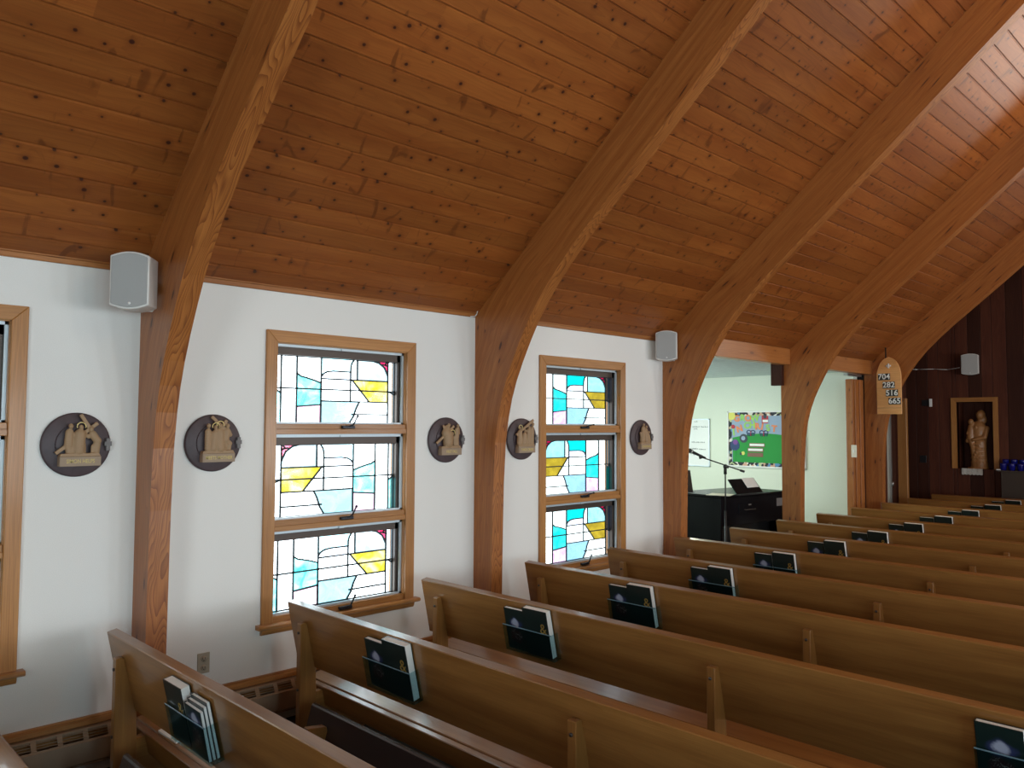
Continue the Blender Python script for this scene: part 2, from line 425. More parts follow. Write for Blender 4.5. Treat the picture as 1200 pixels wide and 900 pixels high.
for k in range(5):
    o = arch_mesh().build('laminated_arch'); o.location = (0, A0 + AD * k, 0)
    tag(o, arch_lab[k], 'arch', 'laminated arches along the nave')

# left wall with window holes
WY = [-.098, 2.336, 4.770]; WW = 1.148; CW = .075; WZ0, WZ1 = .59, 2.395
def wall_left():
    mb = MB(); T = -.17
    y = YB - .1
    for w in WY:
        a, b = w + CW, w + WW - CW
        mb.box(T, 0, y, a, 0, 2.72); mb.box(T, 0, a, b, 0, WZ0); mb.box(T, 0, a, b, WZ1 - CW, 2.72); y = b
    mb.box(T, 0, y, 6.62, 0, 2.72)
    return mb.build('wall_left', 'paint')
struct(wall_left())
# far end of the left wall past the side room: dark boards
def boards(mb, axis, a0, a1, z0, z1, pos, th, hole=None, mat='redwood', w=.19):
    """vertical boards on a plane (axis = running axis 'x' or 'y'); pos = face position of the visible side, th = signed thickness behind"""
    a = a0
    while a < a1 - 1e-4:
        b = min(a + w * R.uniform(.8, 1.2), a1); g = .0025
        segs = [(z0, z1(a) if callable(z1) else z1)]
        if hole and b > hole[0] and a < hole[1]:
            if a < hole[0] - 1e-4: b = hole[0]
            elif b > hole[1] + 1e-4 and a < hole[1] - 1e-4: b = hole[1]
            if a >= hole[0] - 1e-4 and b <= hole[1] + 1e-4: segs = [(z0, hole[2]), (hole[3], segs[0][1])]
        tn = R.random()
        for s0, s1 in segs:
            if axis == 'x': mb.box(a + g, b - g, pos, pos + th, s0, s1, mat, 'z', .003, tone=tn)
            else: mb.box(pos, pos + th, a + g, b - g, s0, s1, mat, 'z', .003, tone=tn)
        a = b
RZ = 1.7   # the front bay's roof stands higher than the nave's
mb = MB(); boards(mb, 'y', 12.97, YF, 0, 4.4, -.5, -.04); mb.box(-.66, -.53, 12.9, YF + .2, 0, 4.4, 'dark')
mb.box(-.5, -.17, 12.93, 12.97, 0, 4.4, 'redwood', 'z'); mb.box(-.66, -.17, 11.5, 12.95, 2.9, 4.4, 'redwood', 'z')
boards(mb, 'y', 11.57, 12.97, 2.2, 2.9, 0, -.04); mb.box(-.17, -.03, 11.5, 12.97, 2.2, 2.9, 'dark')
mb.box(-.17, 0, 11.58, 12.2, 0, 2.2, 'redwood', 'z')
struct(mb.build('wall_left_panelled'))
mb = MB()
for sd in (0, 1):
    pts = [(-.6, CE0 + RZ - .5), (RIDGE, ceil_z(RIDGE) + RZ), (RIDGE, ceil_z(RIDGE) + RZ + .15), (-.6, CE0 + RZ - .35)]
    if sd: pts = [(XR - a, b) for a, b in pts]
    mb.prism(pts, 'y', YE, YF + .3, 'ceiling', 'y')
struct(mb.build('ceiling_front'))
mb = MB()
for sd in (0, 1):
    pts = [(-.6, CE0 - .45), (RIDGE, ceil_z(RIDGE) + .02), (RIDGE, ceil_z(RIDGE) + RZ + .15), (-.6, CE0 + RZ)]
    if sd: pts = [(XR - a, b) for a, b in pts]
    mb.prism(pts, 'y', YE - .02, YE + .06, 'redwood', 'x')
struct(mb.build('wall_gable'))
# doorway there
d = group_empty('door_1')
MB().box(-.10, -.06, 12.24, 12.46, 0, 2.2).build('door_leaf', 'greydoor', d)
MB().box(-.06, -.03, 12.44, 12.475, 0, 2.2).cyl((-.02, 12.455, .93), (-.02, 12.455, .99), .018).build('door_edge_strip', 'steel', d)
MB().box(-.16, -.12, 12.2, 12.92, 0, 2.2, grain='z').build('door_recess_panel', 'redwood', d)
MB().box(-.1, .035, 12.90, 12.965, 0, 2.25, grain='z', bev=.004).build('door_casing', 'trim', d)

# front wall (dark vertical boards with a niche)
NX0, NX1, NZ0, NZ1 = .365, .895, 1.15, 2.215
mb = MB(); boards(mb, 'x', -.55, XR + .1, 0, lambda a: min(ceil_z(a), ceil_z(XR - a)) + RZ + .1, YF, .05, (NX0, NX1, NZ0, NZ1))
for x0, x1, z0, z1 in ((-.7, NX0, 0, 9), (NX1, XR + .3, 0, 9), (NX0, NX1, 0, NZ0), (NX0, NX1, NZ1, 9)): mb.box(x0, x1, YF + .045, YF + .12, z0, z1, 'dark')
struct(mb.build('wall_front'))
mb = MB(); yb = YF + .36
boards(mb, 'x', NX0, NX1, NZ0 - .02, NZ1 + .02, yb, .03, w=.17)
mb.box(NX0 - .03, NX0, YF + .02, yb + .03, NZ0 - .03, NZ1 + .03, 'redwood', 'z'); mb.box(NX1, NX1 + .03, YF + .02, yb + .03, NZ0 - .03, NZ1 + .03, 'redwood', 'z')
mb.box(NX0, NX1, YF + .02, yb + .03, NZ1, NZ1 + .03, 'redwood', 'x'); mb.box(NX0, NX1, YF + .02, yb + .03, NZ0 - .03, NZ0, 'redwood', 'x')
mb.box(NX0 - .1, NX1 + .1, yb + .03, yb + .06, NZ0 - .1, NZ1 + .1, 'dark')  # added dark backing, keeps outside light out of the board gaps
struct(mb.build('wall_niche'))
mb = MB(); q = .07
mb.prism([(NX0 - q, NZ0), (NX0, NZ0), (NX0, NZ1), (NX0 - q, NZ1 + q)], 'y', YF - .025, YF + .02, 'trim', 'z')
mb.prism([(NX1 + q, NZ0), (NX1, NZ0), (NX1, NZ1), (NX1 + q, NZ1 + q)], 'y', YF - .025, YF + .02, 'trim', 'z')
mb.prism([(NX0 - q, NZ1 + q), (NX1 + q, NZ1 + q), (NX1, NZ1), (NX0, NZ1)], 'y', YF - .025, YF + .02, 'trim', 'x')
struct(mb.build('trim_1'))

# right wall, back wall (unseen, close the room) with daylight windows
mb = MB(); RW = [(-2.6, -.4), (.4, 1.5), (2.3, 3.5), (4.75, 5.95), (7.2, 8.4), (9.7, 10.9)]; y = YB - .1
for a, b in RW: mb.box(XR, XR + .17, y, a, 0, 2.9); mb.box(XR, XR + .17, a, b, 0, .6); mb.box(XR, XR + .17, a, b, 2.35, 2.9); y = b
mb.box(XR, XR + .17, y, YF + .2, 0, 4.6)
struct(mb.build('wall_right', 'paint'))
mb = MB(); mb.prism([(-.2, 0), (XR + .2, 0), (XR + .2, 2.9), (RIDGE, 7.3), (-.2, 2.9)], 'y', YB - .15, YB, 'paint')
struct(mb.build('wall_back'))

# crown boards at the wall top, header beams over the side room
def crown(n, y0, y1):
    mb = MB(); mb.box(0, .022, y0, y1, 2.635, 2.70, grain='y', bev=.004); mb.box(-.002, .03, y0, y1, 2.66, 2.70, grain='y', bev=.004)
    return struct(mb.build('trim_%d' % n, 'crown'))
crown(2, YB, A0); crown(3, A0 + AT, A0 + AD); crown(4, A0 + AD + AT, A0 + 2 * AD)
hl = ['heavy timber header beam above the organ and microphone stand', 'heavy timber header beam above the folded wooden door, left of the hymn board']
for i in range(2):
    y0, y1 = A0 + (2 + i) * AD + AT - .01, A0 + (3 + i) * AD + .01
    mb = MB(); mb.prism([(-.03, 2.545), (.10, 2.545), (.10, ceil_z(.10) + .01), (-.03, ceil_z(0) + .01)], 'y', y0, y1, 'crown', 'y', .004)
    tag(mb.build('header_beam'), hl[i], 'beam', 'timber header beams')
# wood block under the header on the fourth arch
y4 = A0 + 3 * AD
tag(MB().box(-.12, .02, y4 - .06, y4 + .03, 2.30, 2.56, grain='z', bev=.004).build('bracket_block', 'redwood'),
    'short dark wood block under the header beam against the fourth arch', 'bracket')

# baseboard caps and heaters
bays = [(YB, A0), (A0 + AT, A0 + AD), (A0 + AD + AT, A0 + 2 * AD)]
for i, (y0, y1) in enumerate(bays):
    mb = MB(); mb.box(0, .022, y0, y1, .19, .296, grain='y', bev=.003); mb.box(0, .034, y0, y1, .255, .285, grain='y', bev=.004)
    struct(mb.build('baseboard_left' if i == 0 else 'baseboard_left.%03d' % i, 'trim'))
hlab = ['beige baseboard heater with slotted top under the leftmost wall, left of the first arch',
        'beige baseboard heater with slotted top below the electrical outlet and nearer stained window',
        'beige baseboard heater with slotted top below the farther stained window']
for i, (y0, y1) in enumerate(bays):
    y0 = max(y0, -1.0)
    t = thing('baseboard_heater', hlab[i], 'heater', (0, y0, 0), group='baseboard heaters along the left wall'); Ln = y1 - y0
    MB().box(.085, .095, 0, Ln, .09, .198, grain='y', bev=.003).box(.0, .085, 0, Ln, .075, .085, grain='y').box(0, .012, 0, Ln, .08, .2).build('casing', 'heater', t)
    mb = MB(); n = max(1, int(Ln / .115)); st = Ln / n
    slope = lambda f: (.055 + (.092 - .055) * f, .252 + (.196 - .252) * f)
    for (f0, f1) in ((0, .12), (.86, 1)):
        a, b = slope(f0), slope(f1); mb.prism([(a[0], a[1]), (b[0], b[1]), (b[0] - .004, b[1] - .003), (a[0] - .004, a[1] - .003)], 'y', 0, Ln, 'heater', 'y')
    for k in range(n + 1):
        a, b = slope(.1), slope(.9); yy = k * st
        mb.prism([(a[0], a[1]), (b[0], b[1]), (b[0] - .004, b[1] - .003), (a[0] - .004, a[1] - .003)], 'y', max(0, yy - .012), min(Ln, yy + .012), 'heater', 'y')
    for k in range(1, 4):
        a = slope(.1 + k * .2); mb.cyl((a[0] - .002, 0, a[1]), (a[0] - .002, Ln, a[1]), .0025, n=6, mat='heater')
    mb.box(.0, .056, 0, Ln, .236, .252, 'heater', 'y'); mb.box(.0, .075, .0, Ln, .17, .18, 'dark', 'y')
    mb.build('grille', None, t)

# ------------------------------------------------------------------ stained glass windows
PAN = [('w', [(0, 0), (.046, 0), (.046, .56), (0, .5)]), ('cy', [(0, .5), (.046, .56), (.046, 1), (0, 1)]),
       ('w', [(.046, 0), (.166, 0), (.166, 1), (.046, 1)]),
       ('pw', [(.166, 0), (.36, 0), (.36, .39), (.30, .348), (.24, .317), (.2, .30), (.166, .257)]),
       ('te', [(.166, .257), (.2, .30), (.24, .317), (.30, .348), (.36, .39), (.36, .717), (.166, .752)]),
       ('pk', [(.166, .752), (.36, .717), (.36, 1), (.166, 1)]),
       ('t2', [(.36, 0), (.636, 0), (.616, .06), (.608, .12), (.607, .196), (.46, .196), (.41, .21), (.38, .24), (.36, .29)]),
       ('lv', [(.36, .29), (.38, .24), (.41, .21), (.46, .196), (.607, .196), (.607, .32), (.36, .32)]),
       ('w', [(.36, .32), (.607, .32), (.607, .66), (.36, .66)]),
       ('bl', [(.36, .66), (.687, .66), (.658, .767), (.637, .89), (.6, 1), (.36, 1)]),
       ('w', [(.636, 0), (.664, 0), (.664, .32), (.607, .32), (.607, .196), (.608, .12), (.616, .06)]),
       ('cp', [(.664, 0), (.807, 0), (.86, .026), (.909, .096), (.942, .226), (.942, .32), (.664, .32)]),
       ('rd', [(.807, 0), (.942, 0), (.942, .226), (.909, .096), (.86, .026)]),
       ('w', [(.607, .32), (.62, .32), (.772, .66), (.607, .66)]),
       ('ye', [(.62, .32), (.942, .32), (.942, .66), (.772, .66)]),
       ('w', [(.687, .66), (.942, .66), (.942, 1), (.6, 1), (.637, .89), (.658, .767)]),
       ('bg', [(.942, 0), (1, 0), (1, .53), (.942, .48)]), ('w', [(.942, .48), (1, .53), (1, 1), (.942, 1)])]
LEADS = [[(.046, 0), (.046, 1)], [(.166, 0), (.166, 1)], [(.36, 0), (.36, 1)], [(.636, 0), (.616, .06), (.608, .12), (.607, .196), (.607, .66)], [(.664, 0), (.664, .32)],
         [(.942, 0), (.942, 1)], [(.807, 0), (.86, .026), (.909, .096), (.942, .226)], [(0, .485), (1, .485)], [(.36, .32), (.942, .32)],
         [(.36, .29), (.38, .24), (.41, .21), (.46, .196), (.607, .196)], [(.36, .66), (.942, .66)], [(.62, .32), (.772, .66)], [(.62, .86), (.942, .86)],
         [(.687, .66), (.658, .767), (.637, .89), (.6, 1)], [(.166, .257), (.2, .30), (.24, .317), (.30, .348), (.36, .39)], [(.166, .752), (.36, .717)],
         [(0, .5), (.046, .56)], [(.942, .48), (1, .53)], [(0, 0), (1, 0)], [(0, 1), (1, 1)], [(0, 0), (0, 1)], [(1, 0), (1, 1)],
         [(.942, .07), (.915, .05), (.89, .045)], [(.915, .05), (.93, .0)]]
def palette(tag_, d, streaky):
    sq = lambda c: tuple(x ** .5 for x in c)
    for k, v in d.items(): M['g%s_%s' % (tag_, k)] = glassmat('stained_%s_%s' % (tag_, k), sq(v[0]), v[1] if len(v) > 1 else 0, sq(v[2]) if len(v) > 2 else None)
palette('a', dict(w=[(.9, .93, .92)], pw=[(.8, .88, .88)], cy=[(.10, .5, .55), .6, (.5, .8, .85)], te=[(.03, .34, .34), .8, (.35, .6, .6)], pk=[(.30, .17, .22), 1, (.4, .3, .34)],
                  t2=[(.45, .8, .82), .8, (.9, .95, .95)], lv=[(.75, .78, .86)], bl=[(.12, .22, .25), .7, (.20, .29, .30)], cp=[(.16, .24, .26), 1, (.3, .34, .35)], rd=[(.30, .002, .03), .4, (.5, .2, .25)],
                  ye=[(.26, .19, .006), .7, (.7, .6, .3)], bg=[(.75, .83, .9)]), 1)  # same glass in both windows; overexposure is put into these paler tints
palette('b', dict(w=[(.9, .93, .92)], pw=[(.62, .72, .72)], cy=[(.004, .42, .45)], te=[(.004, .36, .38), .6, (.10, .5, .54)], pk=[(.42, .22, .38), .8, (.6, .5, .62)],
                  t2=[(.002, .40, .42)], lv=[(.5, .5, .62)], bl=[(.17, .30, .42), .5, (.25, .45, .5)], cp=[(.16, .38, .44), .6, (.3, .52, .55)], rd=[(.24, .002, .03)],
                  ye=[(.20, .135, .012), .7, (.34, .24, .02)], bg=[(.12, .16, .24)]), 1)
def stained_window(n, y0, pal, up=True):
    w = group_empty('window_%d' % n); w.location = (0, y0, 0)
    ya, yb_ = CW, WW - CW
    mb = MB()
    mb.prism([(0, WZ0), (CW, WZ0), (CW, WZ1 - CW), (0, WZ1)], 'x', -.002, .02, 'trim', 'z', .003)
    mb.prism([(WW, WZ0), (WW - CW, WZ0), (WW - CW, WZ1 - CW), (WW, WZ1)], 'x', -.002, .02, 'trim', 'z', .003)
    mb.prism([(0, WZ1), (CW, WZ1 - CW), (WW - CW, WZ1 - CW), (WW, WZ1)], 'x', -.002, .02, 'trim', 'y', .003)
    mb.box(-.17, 0, ya - .012, ya + .004, WZ0, WZ1 - CW, 'trim', 'z'); mb.box(-.17, 0, yb_ - .004, yb_ + .012, WZ0, WZ1 - CW, 'trim', 'z')
    mb.box(-.17, 0, ya, yb_, WZ1 - CW - .004, WZ1 - CW + .012, 'trim', 'y')
    mb.build('window_frame', None, w)
    mb = MB()
    mb.prism([(-.02, .572), (.05, .572), (.06, .580), (.06, .592), (.05, .598), (-.02, .598)], 'y', -.03, WW + .03, 'trim', 'y')
    mb.prism([(0, .534), (.016, .534), (.026, .55), (.03, .574), (0, .574)], 'y', .0, WW, 'trim', 'y')
    mb.box(-.17, -.0, ya, yb_, .55, .6, 'trim', 'y')
    mb.build('window_sill', None, w)
    for z0, z1 in ((1.748, 1.813), (1.148, 1.216), (.592, .633)):
        mb = MB(); mb.box(-.06, .004, ya, yb_, z0, z1, 'trim', 'y', .003)
        if z0 > 1: mb.box(-.03, .014, ya, yb_, z0, z0 + .034, 'trim', 'y', .003)
        mb.build('rail', None, w)
    for si, (z0, z1) in enumerate(((1.813, 2.32), (1.216, 1.748), (.633, 1.148))):
        s_ = MB(); a = .020
        s_.box(-.042, -.026, ya, yb_, z1 - a, z1, 'alu', 'y').box(-.042, -.026, ya, yb_, z0, z0 + .012, 'alu', 'y')
        s_.box(-.042, -.026, ya, ya + .014, z0, z1, 'alu', 'z').box(-.042, -.026, yb_ - a, yb_, z0, z1, 'alu', 'z')
        sash = s_.build('sash', None, w)
        s_ = MB(); s_.box(-.105, -.05, ya, yb_, z1 - .068, z1, 'bronze', 'y').box(-.105, -.05, ya, yb_, z0, z0 + .006, 'bronze', 'y')
        s_.box(-.105, -.05, ya, ya + .036, z0, z1, 'bronze', 'z').box(-.105, -.05, yb_ - .042, yb_, z0, z1, 'bronze', 'z')
        s_.box(-.026, -.016, (ya + yb_) / 2 - .02, (ya + yb_) / 2 + .02, z1 - .02, z1 - .008, 'alu', 'y')
        s_.build('sash_frame', None, sash)
        g0, g1, h0, h1 = ya + .036, yb_ - .042, z0 + .006, z1 - .068
        mir = si == 1
        P = lambda u, v: ((g1 - u * (g1 - g0)) if mir else (g0 + u * (g1 - g0)), h1 - v * (h1 - h0))
        mb = MB()
        for cname, pts in PAN: mb.prism([P(*p) for p in pts], 'x', -.087, -.083, 'g%s_%s' % (pal, cname))
        mb.build('stained_glass', None, sash)
        mb = MB()
        for pl in LEADS:
            for p, q in zip(pl, pl[1:]):
                p, q = Vector((-.085, *P(*p))), Vector((-.085, *P(*q)))
                dd = (q - p).normalized(); nn = Vector((1, 0, 0)).cross(dd) * (.0052 if pal == 'a' else .0042); e = dd * .0015
                t = bmesh.new()
                for xx in (-.0905, -.0795):
                    pass
                vs = [t.verts.new(c) for c in [Vector((x_, 0, 0)) + b_ for x_ in (-.005, .005) for b_ in (p - e - nn, q + e - nn, q + e + nn, p - e + nn)]]
                for f in ((0, 1, 2, 3), (7, 6, 5, 4), (0, 4, 5, 1), (1, 5, 6, 2), (2, 6, 7, 3), (3, 7, 4, 0)): t.faces.new([vs[i] for i in f])
                mb.add(t, 'lead')
        mb.build('lead_cames', None, sash)
        # crank
        mb = MB(); cy, cz = (ya + yb_) / 2 + .02 - (0.02 if n == 2 else 0), z0 - .022
        mb.box(-.01, .03, cy - .05, cy + .045, cz - .008, cz + .012, 'handle', 'y', .004)
        dy, dz = (.055, .075) if not (n == 2 and si < 2) else (.085, .028)
        mb.tube([(.03, cy, cz + .008), (.045, cy + .02, cz + .02), (.04, cy + dy, cz + dz)], .0055, 8, 'handle').ell((.04, cy + dy, cz + dz), .009, 'handle', 10)
        mb.build('crank_handle', None, sash)
    return w
stained_window(1, WY[1], 'a'); stained_window(2, WY[2], 'b'); stained_window(3, WY[0], 'a')

# ------------------------------------------------------------------ pews
PY0, PSP = 1.3906, .993
TH = math.atan2(.078, .357); BL = math.hypot(.078, .357)
PX0, PX1 = .236, 4.76
# board-frame matrix: x right, y = depth forward into board (away from camera), z = up along the board; origin = near face at the bottom edge
BF = Matrix.Translation((0, .078, .41)) @ Matrix.Rotation(TH, 4, 'X')
POSTS = [(.385, .43), (2.455, 2.50), (4.56, 4.605)]
def make_pew():
    t = thing('pew', '', 'pew', group='oak pews in rows')
    mb = MB()
    hs = [0, .06, .125, .19, .25, .31, BL]
    mb.box(PX0, PX1, 0, .05, 0, BL, 'pew', 'x', .004, Mx=BF, tone=.5)
    mb.build('backrest', None, t)
    MB().box(PX0 + .02, PX1 - .02, .02, .065, -.24, -.124, 'pew', 'x', .004, Mx=BF, tone=.55).build('lower_rail', None, t)
    MB().prism([(.155, .275), (.54, .35), (.555, .368), (.54, .385), (.155, .308)], 'x', PX0, PX1, 'pew', 'x', .004, tone=.7).build('seat', None, t)  # lighter tone puts the window's light into the seat colour
    for a, b in POSTS:
        mb = MB()
        mb.prism([(-.016, 0), (.10, 0), (.085, .41), (.0215, .67), (.010, .677), (-.016, .672)], 'x', a, b, 'pew', 'z', .003)
        p = mb.build('back_post', None, t)
        for zz in (.62, .30): MB().cyl((a + .022, -.022, zz), (a + .022, -.014, zz), .008, n=10).build('bolt', 'bronze', p)
        MB().prism([(.09, 0), (.49, 0), (.49, .30), (.51, .345), (.155, .274), (.09, .274)], 'x', a, b, 'pew', 'y', .003).build('leg', None, t)
    for x0 in (1.065, 3.60):
        rk = MB(); w = .395; Z0, Z1 = BL - .29, BL - .132
        g = .003
        rk.box(x0, x0 + w, -.058, -.058 + g, Z0, Z1, 'acrylic', 'x', Mx=BF).box(x0, x0 + w, -.058, -.001, Z0, Z0 + g, 'acrylic', 'x', Mx=BF)
        for xx in (x0, x0 + w - g): rk.box(xx, xx + g, -.055, -.001, Z0, Z1, 'acrylic', 'z', Mx=BF)
        rko = rk.build('book_rack', None, t)
        MB().box(x0, x0 + w, -.0585, -.0545, Z1 - .003, Z1 + .001, 'acryledge', 'x', Mx=BF).build('rack_edge', None, rko)
    for a, b in ((.56, 2.38), (2.58, 4.44)):
        k = MB(); k.prism([(-.065, .085), (-.035, .09), (.012, .25), (.004, .268), (-.018, .262), (-.06, .12)], 'x', a, b, 'vinyl', 'x', .006)
        ko = k.build('kneeler', None, t)
        for xx in (a + .16, b - .26):
            MB().prism([(-.03, .12), (-.045, .20), (-.155, .215), (-.165, .13), (-.14, .11)], 'x', xx, xx + .05, 'pew', 'y', .004).build('kneeler_leg', None, ko)
        MB().box(a + .2, b - .25, -.115, -.09, .13, .15, 'pew', 'x', .004).build('kneeler_bar', None, ko)
    return t
def copy_tree(o, parent=None):
    c = o.copy(); C.objects.link(c); c.parent = parent
    for ch in list(o.children): copy_tree(ch, c)
    return c
pews = {}
ordn = ['nearest', 'second', 'third', 'fourth', 'fifth', 'sixth', 'seventh', 'eighth', 'ninth', 'tenth', 'eleventh', 'twelfth', 'thirteenth']
proto = make_pew()
for k in range(-1, 13):
    o = proto if k == -1 else copy_tree(proto)
    o.location = (0, PY0 + PSP * k, 0); pews[k] = o
    if k == -1: lab = 'varnished oak pew at the bottom left corner, only the end of its seat in view'
    elif k == 0: lab = 'varnished oak pew at lower left with thin booklets in its rack'
    elif k == 1: lab = 'varnished oak pew just in front of the nearer stained window, kneeler visible behind it'
    elif k == 12: lab = 'varnished oak pew farthest away, in front of the dark panelled wall'
    else: lab = 'varnished oak pew, %s pew back from the nearest' % ordn[k]
    o['label'] = lab

# ------------------------------------------------------------------ books
def make_book(kind, w, h, d, label, group):
    t = thing('hymnal' if kind == 'large' else 'missal', label, 'book', group=group)
    cv = 'green' if kind == 'large' else 'picture'
    mb = MB(); c = .003
    mb.box(0, w, -c, 0, 0, h, 'green'); mb.box(0, w, -d, -d + c, 0, h, cv); mb.box(0, c, -d, 0, 0, h, 'green')
    mb.build('cover', None, t)
    MB().box(c, w - .0015, -d + c, -c, .002, h - .0015, 'page', bev=.001).build('pages', None, t)
    if kind == 'large':
        text('&', .085, 'gold', 'ampersand', t, frame((1, 0, 0), (0, 0, 1), (0, -1, 0), (w - .040, -d - .0004, h * .615)), .0006)
    return t
def place_book(t, k, x, vbot, off=.004, lean=0):
    f = BL - vbot
    p = Matrix.Translation((0, PY0 + PSP * k, 0)) @ BF @ Matrix.Translation((x, -off, f)) @ Matrix.Rotation(lean, 4, 'Y')
    t.matrix_world = p; t.location = p.to_translation(); t.rotation_euler = p.to_euler()
big = make_book('large', .192, .279, .042, '', 'dark green hymnals in the pew racks')
small = make_book('small', .158, .250, .026, '', 'picture-covered missals in the pew racks')
firstb = firsts = True
for k in range(1, 13):
    b = big if firstb else copy_tree(big); firstb = False
    s_ = small if firsts else copy_tree(small); firsts = False
    where = 'on the pew farthest from the camera' if k == 12 else 'on the %s pew back from the nearest' % ordn[k]
    b['label'] = 'thick dark green hymnal in the rack ' + where
    s_['label'] = 'shorter picture-covered missal left of the hymnal ' + where
    place_book(b, k, 1.247 + R.uniform(-.006, .006), .284, lean=R.uniform(-.012, .012)); place_book(s_, k, 1.078 + R.uniform(-.006, .006), .285, off=.012, lean=R.uniform(-.01, .015))
s_ = copy_tree(small); s_['label'] = 'picture-covered missal at the right edge of the photo, alone in its rack'; place_book(s_, 2, 3.603, .285, off=.012)
# nearest pew: thick hymnal at left, three thin booklets at right
b = copy_tree(big); b['label'] = 'thick dark hymnal at left in the rack of the nearest pew'; place_book(b, 0, 1.068, .284); b.scale = (.95, 1, .92)
for i in range(3):
    t = thing('booklet', ['thin paper booklet with picture cover, front one of three in the nearest rack', 'thin paper booklet, middle one of three in the nearest rack',
                          'thin paper booklet, rear one of three in the nearest rack'][i], 'booklet', group='thin booklets in the nearest rack')
    w, h, d = .155, .235 - .012 * (2 - i), .0135
    mb = MB(); mb.box(0, w, -.0012, 0, 0, h, 'green'); mb.box(0, w, -d, -d + .0012, 0, h, 'picture' if i == 0 else 'green'); mb.cyl((0, -d / 2, 0), (0, -d / 2, h), d / 2, n=10, mat='green')
    mb.build('cover', None, t)
    MB().box(.001, w - .002, -d + .0012, -.0012, .001, h - .001, 'page').build('pages', None, t)
    place_book(t, 0, 1.272 + i * .006, .284, off=.008 + .0145 * (2 - i), lean=.03 * (2 - i) * .5)
# loose leaflet lying on the nearest pew's seat
mb = MB(); mb.box(-.10, .10, -.05, .06, 0, .012, 'page', 'x', .001)
o = mb.build('leaflet', None, None, (.63, PY0 + .207, .3205), (.197, 0, .03)); tag(o, 'small white leaflet lying on the seat of the nearest pew', 'leaflet')

# ------------------------------------------------------------------ stations of the cross
HALF = .166
def station(y, figs, cross, words_, label, base=(-.52, .66), halos=()):
    t = thing('station_plaque', label, 'plaque', (-.0015, y, 1.70), group='carved stations of the cross on the left wall')
    S_ = HALF
    mb = MB(); mb.lathe([(S_ - .012, 0), (S_, .006), (S_, .018), (S_ - .008, .022), (0, .022)], 48, 'disc', Mx=frame((0, 1, 0), (0, 0, 1), (1, 0, 0), (0, 0, 0)))
    mb.build('disc', None, t)
    # raised crescent rim on the left side
    mb = MB(); pts = []
    for i in range(25):
        a = PI * (.42 + 1.0 * i / 24); pts.append((.022 + .003, math.cos(a) * S_ * .66 + .01, math.sin(a) * S_ * .66))
    mb.tube(pts, .0028, 6, 'disc'); mb.build('disc_groove_bead', None, t)
    mb = MB(); X0 = .022
    def cap(a, b, r0, r1, dx=.02): r0 *= 1.12; r1 *= 1.12; mb.capsule((X0 + dx, a[0] * S_, a[1] * S_), (X0 + dx, b[0] * S_, b[1] * S_), r0 * S_, r1 * S_, .75)
    for (hx, hv), rest in figs:
        mb.ell((X0 + .03, hx * S_, hv * S_), (.075 * S_, .07 * S_, .088 * S_), n=12)
        mb.capsule((X0 + .026, hx * S_, (hv - .06) * S_), (X0 + .026, hx * S_, (hv - .14) * S_), .04 * S_, .05 * S_)
        for a, b, r0, r1 in rest: cap(a, b, r0, r1, .024)
    for a, b in cross:
        a, b = Vector((X0 + .022, a[0] * S_, a[1] * S_)), Vector((X0 + .022, b[0] * S_, b[1] * S_))
        dd = (b - a); ln = dd.length; dd.normalize(); nn = Vector((1, 0, 0)).cross(dd)
        mb.box(-.007, .007, -.055 * S_, .055 * S_, 0, ln, Mx=frame((1, 0, 0), nn, dd, a))
    mb.prism([(base[0] * S_, -.36 * S_), ((base[0] + .04) * S_, -.27 * S_), ((base[1] - .06) * S_, -.25 * S_), (base[1] * S_, -.36 * S_)], 'x', X0 - .002, X0 + .04)
    sculpt(mb, 'carved_figures', 'carving', t, .0028, 1)
    mb = MB(); mb.box(X0 - .001, X0 + .045, base[0] * S_, base[1] * S_, -.66 * S_, -.36 * S_, 'carvbase', 'y', .002); pl = mb.build('title_base', None, t)
    cen = (base[0] + base[1]) / 2 * S_
    text(words_, .0285, 'oldgold', 'inscription', pl, frame((0, 1, 0), (0, 0, 1), (1, 0, 0), (X0 + .0452, cen, -.51 * S_)) @ Matrix.Diagonal((.78, 1, 1, 1)), .0006, bold=.0004)
    if halos:
        mb = MB()
        for hx, hv in halos:
            pts = [(X0 + .035, hx * S_ + math.cos(a) * .125 * S_, hv * S_ + math.sin(a) * .125 * S_) for a in [PI * (-.12 + 1.24 * i / 14) for i in range(15)]]
            mb.tube(pts, .0028, 6, 'halo')
        mb.build('halo', None, t)
    mb = MB(); c = .9 * S_
    mb.box(X0 - .004, X0 + .016, c - .018, c + .018, -.008, .016, 'grey', 'y', .002).box(X0 - .005, X0 + .0175, c - .010, c + .010, -.033, .033, 'grey', 'z', .002)
    mb.build('number_cross', None, t)
    return t
RB = lambda hx, hv, r=.11, foot=-.27, fr=.15, dx=0: ((hx, hv), [((hx, hv - .22), (hx + dx, foot + fr * .6), r, fr)])
